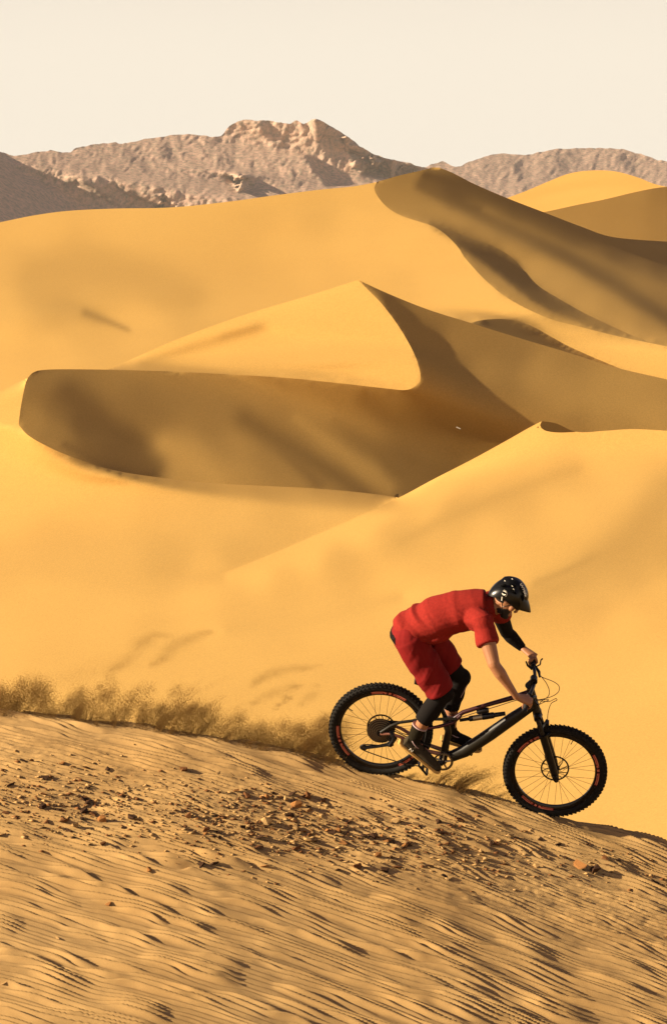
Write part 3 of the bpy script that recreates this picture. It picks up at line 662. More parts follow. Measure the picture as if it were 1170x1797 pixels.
    if not front:
        for k in range(11):
            R = .098 * (1 - k / 11) + .023 * (k / 11); y = -.018 - k * .0036; pr_ = []
            nt = int(R * 2 * math.pi / .0127); mb = MB(); V = []
            for i in range(nt * 2):
                t = math.pi * i / nt; rr = R + (.003 if i % 2 else -.002)
                for yy in (y, y - .0016): V.append((c[0] + rr * math.cos(t), yy, rr * math.sin(t)))
            for i in range(48):
                pass
            Ri = max(.015, R - .017); m = nt * 2; base = len(V)
            for i in range(m):
                t = math.pi * i / nt
                for yy in (y, y - .0016): V.append((c[0] + Ri * math.cos(t), yy, Ri * math.sin(t)))
            Fs = []
            for i in range(m):
                j = (i + 1) % m
                Fs += [(2 * i, 2 * i + 1, 2 * j + 1, 2 * j), (2 * i + 1, base + 2 * i + 1, base + 2 * j + 1, 2 * j + 1), (base + 2 * i, 2 * i, 2 * j, base + 2 * j)]
            mb.add(V, Fs)
            if k < 5:
                for a in range(7):
                    t = a * 2 * math.pi / 7 + k * .1; mb.tube([(c[0] + .02 * math.cos(t), y - .001, .02 * math.sin(t)), (c[0] + (R - .015) * math.cos(t + .3), y - .001, (R - .015) * math.sin(t + .3))], .0022, 4)
            mb.obj('sprocket', M_steel if k % 2 else M_dsteel, w, smooth=False)
    return w
make_wheel(0.0, False, 215 - 0)
make_wheel(WB, True, 262)

fr = MB()
ht0, ht1 = bp(930, 1209), bp(941, 1248); BB = bp(777, 1330)
fr.tube([ht0, ht1], [.027, .030], 14)
dt = [bp(936, 1236), bp(900, 1260), bp(860, 1288), bp(815, 1318), bp(790, 1328)]
fr.tube(dt, [.034, .041, .043, .042, .040], 16, lat=(0, 1, 0), squash=[.036, .044, .047, .046, .04])
fr.tube([BB + (0, -.045, 0), BB + (0, .045, 0)], .030, 16)
fr.tube([BB, bp(786, 1285), bp(783, 1262)], [.03, .024, .020], 12)
frame = fr.obj('frame', M_carbon, bike)
MB().tube([bp(931, 1214), bp(900, 1224), bp(850, 1238), bp(812, 1250), bp(796, 1261), bp(783, 1270)], [.021, .018, .016, .018, .020, .018], 12, lat=(0, 1, 0), squash=[.022, .018, .015, .016, .018, .016]).obj('top_tube', M_maroon, bike)
ps = bp(757, 1208)
MB().tube([bp(783, 1262), ps], .0155, 10).obj('seatpost', M_black, bike)
sd = MB()
sx = ps
sd.tube([sx + (-.13, 0, .035), sx + (-.06, 0, .03), sx + (.02, 0, .025), (sx + (.13, 0, .015))], [.055, .062, .03, .018], 12, lat=(0, 1, 0), squash=[.016, .018, .018, .014])
sd.obj('saddle', M_black, bike)
for sg in (-1, 1):
    y = sg * .055
    MB().tube([(.0, y * 1.15, 0), (.06, y * 1.2, .02), bp(720, 1290, y * 1.15) if False else (.14, y * 1.1, .012), (BB[0] - .12, y * .8, BB[2] + .05), (BB[0] - .03, y * .6, BB[2] + .045)], [.012, .011, .012, .014, .016], 10).obj('chainstay', M_rose, bike)
    s0 = np.array([.0, y * 1.15, .01]); s1 = bp(700, 1268, y); s2 = bp(745, 1262, y); s3 = bp(800, 1262, y * .7)
    MB().tube([s0, (s0 + s1) / 2 + (0, 0, .01), s1, s2, s3], [.013, .013, .011, .011, .012], 10).obj('seatstay', M_carbon, bike)
    MB().tube([bp(748, 1279, y * .9), bp(770, 1275, y * .8), bp(795, 1268, y * .7), bp(808, 1256, y * .5)], [.010, .013, .014, .012], 10).obj('rocker_link', M_maroon, bike)
sk = MB()
sh0, sh1 = bp(806, 1264), bp(886, 1252); d = sh1 - sh0
sk.tube([sh0, sh0 + d * .2], .012, 10); sk.tube([sh0 + d * .2, sh0 + d * .22, sh0 + d * .5, sh0 + d * .52], [.014, .02, .02, .016], 14); sk.tube([sh0 + d * .5, sh0 + d * .75], .023, 14); sk.tube([sh0 + d * .72, sh1], [.018, .015], 10)
shock = sk.obj('rear_shock', M_black, bike)
MB().tube([bp(836, 1249), bp(839, 1248.7), bp(852, 1246.5), bp(857, 1246)], [.016, .021, .021, .018], 14).obj('shock_reservoir', M_black, bike)
MB().tube([sh0 + d * .30, sh0 + d * .50], .0206, 14).obj('shock_body', M_steel, shock)

# fork
ax = (ht1 - ht0) / np.linalg.norm(ht1 - ht0); crown = ht1 + ax * .03; axle = np.array([WB, 0, 0])
off = axle - crown; along = off @ np.array([ax[0], 0, ax[2]])
fk = MB()
fk.tube([ht1 + ax * .004, crown + ax * .01], [.032, .034], 14)
fk.tube([crown + (0, -.066, 0), crown + (0, -.03, 0), crown + (0, .03, 0), crown + (0, .066, 0)], [.026, .029, .029, .026], 12)
fork = fk.obj('fork', M_black, bike)
perp = (axle - crown) - ax * ((axle - crown) @ ax)
for sg in (-1, 1):
    yv = np.array([0, sg * .066, 0]); top = crown + yv + perp * .5
    MB().tube([crown + yv, top + ax * .14], .0175, 12).obj('stanchion', M_dsteel, fork)
    e = axle + yv; st = top + ax * .13
    MB().tube([st, st + ax * .012, st + ax * .02, e - ax * .07, e - ax * .02, e + ax * .03, e + ax * .05], [.031, .031, .028, .027, .026, .023, .014], 14).obj('fork_leg', M_black, fork)
a0 = crown + perp * .5 + ax * .15
MB().tube([a0 + (0, -.066, 0), a0 + (.03, -.035, .02), a0 + (.035, 0, .03), a0 + (.03, .035, .02), a0 + (0, .066, 0)], [.018, .017, .016, .017, .018], 10).obj('fork_arch', M_black, fork)
MB().lathe_y((WB, 0, 0), [(.0, -.10), (.016, -.10), (.016, -.082), (.012, -.08), (.012, .09), (0, .09)], 14).obj('axle', M_black, fork)
cal = MB(); cc = axle + (-.055, .045, .055)
cal.box(cc, (.022, .018, .038), ((.8, 0, .6), (0, 1, 0), (-.6, 0, .8))); cal.ball(cc + (.0, 0, .02), .02)
cal.obj('brake_caliper', M_black, fork)
MB().box(bp(957, 1272, .0), (.012, .03, .030), ((.95, 0, -.2), (0, 1, 0), (.2, 0, .95))).obj('fork_guard', M_black, fork)

# cockpit
stm = MB(); bc = bp(936, 1193)
stm.tube([ht0 - ax * .05, ht0], .020, 12); stm.tube([ht0 - ax * .035, bc], [.023, .021], 12)
stm.tube([bc + (0, -.03, 0), bc + (0, .03, 0)], .026, 14)
stem = stm.obj('stem', M_black, bike)
MB().tube([bp(926, 1203, -.02), bp(926, 1203, .02)], .022, 14).obj('stem_cap', M_black, stem)
MB().tube([ht0 - ax * .012, ht0 - ax * .001], .024, 14).obj('headset_spacer', M_maroon, stem)
hb = [bp(920, 1247, -.385), bp(926, 1226, -.26), bp(932, 1213, -.17), bp(936, 1203, -.06), bp(937, 1195, 0), bp(938, 1188, .06), bp(937, 1177, .15), bp(934, 1163, .26), bp(930, 1149, .385)]
hbc = catmull(hb, 5)
bars = MB().tube(hbc, .0125, 10).obj('handlebar', M_black, bike)
M_grip = simple_mat('grip_rubber', (.02, .018, .017), .85, bump=.5, vscale=150)
def bar_at(y): 
    i = np.argmin(np.abs(hbc[:, 1] - y)); return hbc[i]
for sg in (-1, 1):
    q = [bar_at(sg * t) for t in (.255, .29, .33, .385)]
    g = MB().tube(q, [.0165, .016, .016, .017], 12)
    g.obj('grip', M_grip, bars)
    e = bar_at(sg * .385); MB().tube([e, e + (e - q[2]) * .25], [.021, .017], 12).obj('grip_end', M_black, bars)
    # brake lever: clamp, master cylinder and blade
    c0 = bar_at(sg * .225); lv = MB()
    lv.tube([c0 + (0, -.008 * sg, 0), c0 + (0, .008 * sg, 0)], .019, 12)
    lv.tube([c0 + (.02, .01 * sg, -.01), c0 + (.045, -.03 * sg, -.02), c0 + (.055, -.075 * sg, -.035)], [.010, .012, .007], 10)
    lv.obj('brake_lever', M_black, bars)
    MB().tube([c0 + (.022, .02 * sg, -.01), c0 + (.05, .06 * sg, -.008), c0 + (.052, .105 * sg, .004), c0 + (.062, .125 * sg, .008)], [.005, .0055, .005, .006], 8).obj('lever_blade', M_black, bars)
c0 = bar_at(.2)
MB().tube([c0 + (-.005, 0, -.015), c0 + (-.045, .01, .0), c0 + (-.06, .04, .012)], [.011, .008, .006], 8).obj('shifter', M_black, bars)
cab = empty('cable')
for pts in ([(944, 1182, .16), (950, 1188, .14), (970, 1196, .1), (980, 1204, .06), (979, 1214, .03), (968, 1222, .01), (950, 1227, 0), (934, 1228, -.02)],
            [(948, 1186, .15), (958, 1199, .1), (963, 1212, .06), (961, 1222, .03), (950, 1230, .0), (944, 1238, -.03)],
            [(926, 1226, -.22), (940, 1229, -.16), (962, 1231, -.1), (974, 1226, -.07), (976, 1229, -.05), (967, 1234, -.03), (962, 1246, 0), (960, 1262, .03), (961, 1290, .05), (958, 1330, .06)],
            [(926, 1222, -.22), (945, 1228, -.14), (962, 1228, -.08), (950, 1234, -.02), (938, 1240, .03)],
            [(930, 1224, -.03), (905, 1229, -.035), (870, 1240, -.03), (830, 1252, -.03), (800, 1262, -.04), (770, 1275, -.05)]):
    MB().tube(catmull([bp(*p) for p in pts], 6), .0026, 6).obj('cable', M_cable, bike)
bpy.data.objects.remove(cab)

# drivetrain
PN, PF = bp(742, 1346, -.155), bp(817, 1315, .155)
for sg, pd in ((-1, PN), (1, PF)):
    c0 = BB + (0, sg * .078, 0); c1 = np.array([pd[0], sg * .088, pd[2]])
    ar = MB().tube([BB + (0, sg * .04, 0), c0], .014, 10); ar.tube([c0, (c0 + c1) / 2, c1], [.018, .014, .013], 10, lat=(0, 1, 0), squash=[.02, .016, .015])
    crank = ar.obj('crank_arm', M_black, bike)
    dr = (.77, 0, -.62) if sg < 0 else (.985, 0, -.17); d_ = np.array(dr) / np.linalg.norm(dr); n_ = np.cross(d_, (0, 1, 0))
    pdm = MB()
    for k in (-1, 1):
        pdm.box(np.array([pd[0], pd[1], pd[2]]) + d_ * .045 * k, (.006, .048, .007), (d_, (0, 1, 0), n_))
        pdm.box(np.array([pd[0], pd[1] + .045 * k, pd[2]]), (.05, .005, .007), (d_, (0, 1, 0), n_))
    pdm.tube([(pd[0], sg * .09, pd[2]), (pd[0], sg * .2, pd[2])], .009, 8)
    for k in range(4): pdm.tube([np.array(pd) + d_ * (.045 * (1 if k % 2 else -1)) + np.array([0, .03 * (1 if k // 2 else -1), 0]) + n_ * .014, np.array(pd) + d_ * (.045 * (1 if k % 2 else -1)) + np.array([0, .03 * (1 if k // 2 else -1), 0]) - n_ * .014], .002, 5)
    pdm.obj('pedal', M_black, crank)
cr = MB(); y = -.052; nt = 32; R = .068; V = []
for i in range(nt * 2):
    t = math.pi * i / nt; rr = R + (.003 if i % 2 else -.003)
    for r_, yy in ((rr, y), (rr, y - .003), (R - .012, y), (R - .012, y - .003)): V.append((BB[0] + r_ * math.cos(t), yy, BB[2] + r_ * math.sin(t)))
Fs = []
for i in range(nt * 2):
    j = (i + 1) % (nt * 2); Fs += [(4 * i, 4 * i + 1, 4 * j + 1, 4 * j), (4 * i + 1, 4 * i + 3, 4 * j + 3, 4 * j + 1), (4 * i + 2, 4 * i, 4 * j, 4 * j + 2), (4 * i + 3, 4 * i + 2, 4 * j + 2, 4 * j + 3)]
cr.add(V, Fs)
for k in range(5):
    t = 2 * math.pi * k / 5 + .4; cr.tube([(BB[0] + .015 * math.cos(t), y - .002, BB[2] + .015 * math.sin(t)), (BB[0] + .058 * math.cos(t), y - .002, BB[2] + .058 * math.sin(t))], [.009, .006], 6)
cr.obj('chainring', M_steel, bike)
pu1 = bp(684, 1306, -.055); pu2 = bp(638, 1312, -.055)
rd = MB(); rd.tube([bp(684, 1284, -.06), bp(692, 1296, -.075), pu1 + (0, -.02, 0)], [.014, .02, .016], 10); rd.box(bp(688, 1296, -.07), (.022, .012, .018))
rdo = rd.obj('rear_derailleur', M_black, bike)
for y in (-.062, -.046):
    MB().tube([pu1 + (0, y + .055, 0), (pu1 + pu2) / 2 + (0, y + .055, -.006), pu2 + (0, y + .055, 0)], [.010, .007, .011], 8, lat=(0, 1, 0), squash=[.0015] * 3 if False else None).obj('derailleur_cage', M_black, rdo)
for pu in (pu1, pu2):
    MB().lathe_y((pu[0], -.053, pu[2]), [(.004, -.004), (.023, -.003), (.025, 0), (.023, .003), (.004, .004)], 16).obj('jockey_wheel', M_dsteel, rdo)
ch = MB(); yc = -.05
def chain_run(pts, wave=True):
    Q = catmull(pts, 10); L_ = np.concatenate([[0], np.cumsum(np.linalg.norm(np.diff(Q, axis=0), axis=1))]); m = int(L_[-1] / .0127)
    S = np.linspace(0, L_[-1], m * 2 + 1); P = np.stack([np.interp(S, L_, Q[:, k]) for k in range(3)], 1)
    r = np.where(np.arange(len(S)) % 2, .0030, .0048); ch.tube(P, r, 6, lat=(0, 1, 0), squash=r)
R = .071
chain_run([(0 + .075, yc, .045), ((BB[0] - .0) * .5, yc, (BB[2] + R + .05) * .55), (BB[0] + R * .1, yc, BB[2] + R)])
chain_run([(BB[0] + R * math.cos(t), yc, BB[2] + R * math.sin(t)) for t in np.linspace(1.45, -1.7, 9)])
chain_run([(BB[0] - R * .13, yc, BB[2] - R), ((BB[0] + pu2[0]) / 2, yc, (BB[2] - R + pu2[2]) / 2 - .035), (pu2[0] + .02, yc, pu2[2] - .027), (pu2[0] - .025, yc, pu2[2]), (pu2[0] + .01, yc, pu2[2] + .026), (pu1[0] - .01, yc, pu1[2] - .02), (pu1[0] + .024, yc, pu1[2]), (.05, yc, -.03)])
ch.obj('chain', M_dsteel, bike)
MB().tube([bp(693, 1280, -.05), bp(705, 1287, -.05), bp(725, 1292, -.05)], .003, 6).obj('cable', M_cable, bike)

# ------------------------------------------------------------------ the rider
M_skin = simple_mat('sunlit_skin', (.40, .175, .075), .55, var=.10, vscale=9)
M_shirt = simple_mat('red_heather_jersey', (.27, .020, .013), .9, spec=.15, bump=.5, var=.14, vscale=70)
M_short = simple_mat('red_shorts_cloth', (.205, .010, .009), .85, spec=.15, var=.12, vscale=10)
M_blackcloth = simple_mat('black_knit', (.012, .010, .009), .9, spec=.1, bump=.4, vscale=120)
M_sock = simple_mat('charcoal_knit', (.020, .016, .009), .95, spec=.05, bump=.8, vscale=160)
M_helmet = simple_mat('gloss_black_shell', (.006, .006, .005), .28, spec=.35)
M_hdark = simple_mat('matt_black_foam', (.004, .004, .004), .9, spec=.05)
M_white = simple_mat('white_print', (.75, .70, .55), .5)
M_pink = simple_mat('pale_pink_trim', (.55, .38, .36), .7)
M_gum = simple_mat('tan_gum_sole', (.62, .36, .09), .6)
M_suede = simple_mat('grey_brown_suede', (.055, .042, .024), .95, spec=.1, bump=.6, vscale=90)
M_hair = simple_mat('dark_stubble_hair', (.015, .009, .006), .8)

def fuse(mb, voxel, smooth=3, wrinkle=None):
    """join overlapping closed volumes into one continuous skin"""
    V = np.vstack(mb.v); me = bpy.data.meshes.new('tmp'); me.from_pydata([tuple(v) for v in V], [], mb.f)
    o = bpy.data.objects.new('tmp', me); col.objects.link(o)
    m = o.modifiers.new('r', 'REMESH'); m.mode = 'VOXEL'; m.voxel_size = voxel; m.use_smooth_shade = True
    if smooth: k = o.modifiers.new('s', 'SMOOTH'); k.factor = .6; k.iterations = smooth
    dg = bpy.context.evaluated_depsgraph_get(); e = o.evaluated_get(dg); me2 = bpy.data.meshes.new_from_object(e)
    bpy.data.objects.remove(o); n = len(me2.vertices); co = np.empty(n * 3, np.float32); me2.vertices.foreach_get('co', co); co = co.reshape(-1, 3).astype(float)
    if wrinkle:
        nr = np.empty(n * 3, np.float32); me2.vertices.foreach_get('normal', nr); nr = nr.reshape(-1, 3)
        co = co + nr * wrinkle(co)[:, None]
    Fs = [tuple(p.vertices) for p in me2.polygons]; bpy.data.meshes.remove(me2)
    return co, Fs
ROOT = P3(742, 1342, -.1)
def body_part(name, vf, mat, parent, label=None):
    V, Fs = vf; o = mesh_obj(name, V - ROOT, Fs, mat, parent)
    if label: o['label'] = label
    return o
J = {k: P3(*v) for k, v in dict(
    hipN=(718, 1120, -.09), hipF=(730, 1092, .09), kneeN=(776, 1218, -.14), kneeF=(806, 1190, .13), ankN=(727, 1299, -.15), ankF=(791, 1280, .14),
    shN=(846, 1092, -.185), shF=(868, 1056, .185), elN=(866, 1166, -.36), elF=(889, 1110, .42), wrN=(905, 1222, -.375), wrF=(916, 1137, .40),
    pel=(716, 1108, 0), wst=(752, 1089, 0), chs=(805, 1073, 0), upc=(845, 1068, 0), nk0=(862, 1066, 0), nk1=(877, 1060, 0)).items()}
# body
b = MB()
LAT = AY * .96 + np.array([0, 0, .1]); LAT /= np.linalg.norm(LAT)
spine = [J['pel'], J['wst'], J['chs'], J['upc']]
b.tube(catmull(spine, 5), np.interp(np.linspace(0, 3, 16), [0, 1, 2, 3], [.145, .13, .15, .125]), 20, lat=LAT, squash=np.interp(np.linspace(0, 3, 16), [0, 1, 2, 3], [.10, .09, .105, .08]))
b.tube([J['upc'], J['nk0'], J['nk1']], [.07, .058, .055], 14)
for s_ in 'NF':
    b.tube([J['hip' + s_], (J['hip' + s_] * .5 + J['knee' + s_] * .5), J['knee' + s_]], [.085, .078, .055], 14); b.ball(J['hip' + s_], .09); b.ball(J['knee' + s_], .056)
    an = J['ank' + s_]; kn = J['knee' + s_]; back = np.array([-.030, 0, -.01])
    b.tube([kn, kn * .75 + an * .25 + back, kn * .5 + an * .5 + back * .8, an], [.052, .056, .050, .035], 14); b.ball(an, .037)
    sh, el, wr = J['sh' + s_], J['el' + s_], J['wr' + s_]
    b.ball(sh, .062); b.tube([sh, sh * .5 + el * .5, el], [.058, .055, .043], 14); b.ball(el, .041)
    b.tube([el, el * .72 + wr * .28, el * .45 + wr * .55, wr], [.041, .046, .037, .026], 14, lat=LAT, squash=[.040, .043, .033, .022]); b.ball(wr, .025)
# feet
FT = {}
for s_, hl, toe, y in (('N', (710, 1303), (766, 1346), -.155), ('F', (783, 1293), (836, 1310), .15)):
    h_, t_ = P3(*hl, y), P3(*toe, y); d_ = (t_ - h_) / np.linalg.norm(t_ - h_); sd_ = AY; u_ = np.cross(sd_, -d_); u_ = u_ if u_[2] > 0 else -u_
    FT[s_] = (h_, t_, d_, u_)
    b.tube([h_, h_ * .5 + t_ * .5 + u_ * .01, t_], [.033, .038, .03], 12, lat=AY, squash=[.03, .026, .02])
    b.tube([J['ank' + s_], h_ * .7 + t_ * .3], [.036, .03], 10)
# hands: palm, four unequal fingers curled round the grip, thumb from the side of the palm
def toW(q): return Hr + AX * q[0] + AY * q[1] + AZ * q[2]
def hand(s_, yc):
    wr = J['wr' + s_]; g = [toW(bar_at(yc + k * .001)) for k in range(-60, 61, 30)]
    gc = toW(bar_at(yc)); gd = toW(bar_at(yc + .05)) - toW(bar_at(yc - .05)); gd /= np.linalg.norm(gd)   # along the grip, away from the camera
    inw = gd if s_ == 'N' else -gd                                                    # towards the stem: thumb side
    fw = gc - wr; fw -= gd * (fw @ gd); fw /= np.linalg.norm(fw)                   # from wrist to grip
    up = np.cross(gd, fw); up = up if up[2] > 0 else -up
    if s_ == 'F': up = up
    top = gc + up * .030
    kn = []
    for k in range(4):
        o_ = (.034 - .0225 * k); kn.append(gc + inw * o_ + up * (.033 - .002 * abs(k - 1)) + fw * (.006 - .004 * abs(k - 1)))
    pc = (wr + top) / 2
    b.tube([wr, wr * .6 + top * .4, top - fw * .012], [.028, .038, .044], 12, lat=gd, squash=[.022, .019, .016])
    for k in range(4):
        r = (.0098, .0102, .0098, .0085)[k]; l = (1.0, 1.08, 1.0, .85)[k]
        p0 = wr * .35 + top * .65 + inw * (.028 - .019 * k); p1 = kn[k]
        ang = [(75, .031), (30, .034), (-25, .031), (-75, .029), (-115, .027)]
        pts = [p0, p1] + [gc + inw * (.034 - .0225 * k) + fw * (math.cos(math.radians(a)) * rr * l) + up * (math.sin(math.radians(a)) * rr) for a, rr in ang]
        b.tube(pts, [r * 1.1, r * 1.12] + [r] * 4 + [r * .85], 8)
    th = [wr * .55 + top * .45 + inw * .022, gc + inw * .052 - fw * .018 + up * .012, gc + inw * .050 - fw * .024 - up * .012, gc + inw * .042 + fw * .004 - up * .030]
    b.tube(th, [.014, .013, .011, .009], 8)
hand('N', -.315); hand('F', .315)
# head: looks down along the slope
HC = P3(893, 1046, 0)
hf = np.array([.76, -.02, -.65]); hf /= np.linalg.norm(hf); hr_ = np.array([0, 1, .0]); hr_ = hr_ - hf * (hr_ @ hf); hr_ /= np.linalg.norm(hr_)   # forward, (far) side
hu = np.cross(hf, hr_); hu = hu if hu[2] > 0 else -hu
HM = (hf, hr_, hu)
def hp(f, s, u): return HC + hf * f + hr_ * s + hu * u
b.ball(HC, (.098, .077, .092), HM, 20, 14)
b.tube([hp(.01, 0, -.03), hp(.025, 0, -.075), hp(.045, 0, -.118)], [.068, .060, .038], 14, lat=hf, squash=[.066, .054, .034])   # jaw
b.ball(hp(.060, 0, -.119), (.034, .032, .025), HM)
b.tube([hp(.090, 0, -.015), hp(.108, 0, -.050), hp(.101, 0, -.062)], [.008, .012, .010], 8)                                       # nose
for k in (-1, 1): b.ball(hp(.100, .010 * k, -.060), .008); b.ball(hp(.062, .040 * k, -.048), (.022, .024, .026), HM)                 # nostrils, cheeks
b.ball(hp(.086, 0, -.002), (.012, .045, .012), HM)                                                                                 # brow
b.ball(hp(.090, 0, -.086), (.010, .022, .006), HM); b.ball(hp(.088, 0, -.098), (.009, .019, .006), HM)                               # lips
for k in (-1, 1):
    b.ball(hp(-.002, .080 * k, -.030), (.017, .009, .031), HM); b.ball(hp(.006, .082 * k, -.045), (.010, .007, .012), HM)
b.tube([J['nk0'], J['nk1'], hp(-.035, 0, -.055)], [.062, .060, .056], 14)
Vb, Fb = fuse(b, .0048, 2)
person = mesh_obj('person', Vb - ROOT, Fb, M_skin); person.location = ROOT
tag(person, 'rider in red jersey and red shorts with black helmet crouching on the mountain bike', 'person')
for k in (-1, 1):
    e = MB().ball(hp(.078, .031 * k, -.022), .012, None, 12, 8); e.obj('eye', simple_mat('eye_dark', (.03, .02, .015), .2), person, off=ROOT)
    e = MB(); e.tube([hp(.092, .018 * k, .000), hp(.093, .034 * k, .003), hp(.082, .048 * k, -.002)], [.004, .0045, .003], 6).obj('eyebrow', M_hair, person, off=ROOT)
# stubble beard: a thin shell over jaw and chin
bd = MB(); bd.tube([hp(.024, 0, -.088), hp(.034, 0, -.102), hp(.045, 0, -.121)], [.060, .054, .0425], 20, lat=hf, squash=[.0575, .0505, .0395]); bd.ball(hp(.060, 0, -.121), (.0365, .0345, .0265), HM)
body_part('beard', fuse(bd, .0045, 2), M_hair, person)
hn = MB(); hn.ball(hp(-.022, 0, -.02), (.082, .0795, .062), HM, 18, 12); body_part('hair', fuse(hn, .007, 2), M_hair, person)

# clothes
def wr_fn(d1, d2, a, sc, seed, fold=0):
    d1 = np.array(d1) / np.linalg.norm(d1); d2 = np.array(d2) / np.linalg.norm(d2)
    def f(co):
        x = (co - ROOT) @ d1 * sc; y = (co - ROOT) @ d2 * sc * .32
        n = fbm(x + .5 * vnoise(y * 1.3, x * .6, seed + 3), y, 3, seed)
        return a * (1 - 2.2 * np.abs(n)) + .0015 * fbm(x * 4, y * 8, 2, seed + 9)
    return f
sp_d = J['chs'] - J['wst']; sp_d /= np.linalg.norm(sp_d); dn = np.cross(sp_d, AY)
tq = MB()
n_ = 18; cs = catmull([P3(707, 1110, 0), J['wst'] + dn * 0, J['chs'], P3(852, 1067, 0)], 6); tt_ = np.linspace(0, 3, len(cs))
tq.tube(cs, np.interp(tt_, [0, .4, 1, 2, 3], [.158, .168, .168, .182, .14]), 24, lat=LAT, squash=np.interp(tt_, [0, .4, 1, 2, 3], [.098, .120, .122, .134, .112]))
tq.ball(P3(713, 1107, 0), (.10, .15, .12)); tq.ball(P3(768, 1104, -.03), (.15, .13, .062), (sp_d, LAT, np.cross(sp_d, LAT)))
for s_ in 'NF':
    sh, el = J['sh' + s_], J['el' + s_]
    e_ = sh + (el - sh) * (.50 if s_ == 'N' else .42)
    tq.ball(sh, .078); tq.tube([sh - (el - sh) * .1, (sh + e_) / 2, e_], [.078, .074, .072], 18); tq.tube([J['chs'], sh], [.10, .08], 14)
tq.tube([J['upc'], J['nk0'] + (J['nk1'] - J['nk0']) * .35], [.09, .068], 16)
body_part('jersey', fuse(tq, .0065, 3, wr_fn(sp_d + dn * .9, sp_d - dn * .6, .016, 7.5, 71)), M_shirt, person, 'red heather short sleeved jersey')
so = MB()
for s_ in 'NF':
    h_, k_ = J['hip' + s_], J['knee' + s_]; e_ = h_ + (k_ - h_) * (.95 if s_ == 'N' else .80)
    so.tube([h_, (h_ + e_) / 2, e_], [.115, .108, .096], 20); so.ball(h_, .112)
    if s_ == 'N': so.tube([(h_ + e_) / 2 + np.array([-.03, 0, 0]), e_ + np.array([-.045, 0, -.02])], [.08, .062], 14)
so.ball(P3(712, 1113, 0), (.105, .165, .13)); so.tube([J['hipN'], J['hipF']], .11, 16); so.ball(P3(724, 1108, 0), (.12, .15, .11))
th_d = J['kneeN'] - J['hipN']; th_d /= np.linalg.norm(th_d)
body_part('shorts', fuse(so, .0065, 3, wr_fn(th_d + np.array([.6, 0, .6]), th_d, .0095, 7, 83)), M_short, person, 'red knee length riding shorts')
sv = MB(); sv.tube([J['shF'] * .7 + J['elF'] * .3, J['elF']], [.064, .049], 14); sv.ball(J['elF'], .047); sv.tube([J['elF'], J['elF'] * .72 + J['wrF'] * .28, J['elF'] * .35 + J['wrF'] * .65, J['wrF'] * 1.02 - J['elF'] * .02], [.047, .051, .042, .031], 14)  # added black cover: the torso's shade on the bare far arm, put into colour
body_part('arm_shade', fuse(sv, .006, 2), M_blackcloth, person, 'black cover added on the far arm to stand in for shade')
wb = MB(); wb.tube([P3(696, 1103, 0), P3(703, 1114, 0)], [.142, .146], 20, lat=LAT, squash=[.06, .06]); body_part('waistband', fuse(wb, .008, 2), M_blackcloth, person)
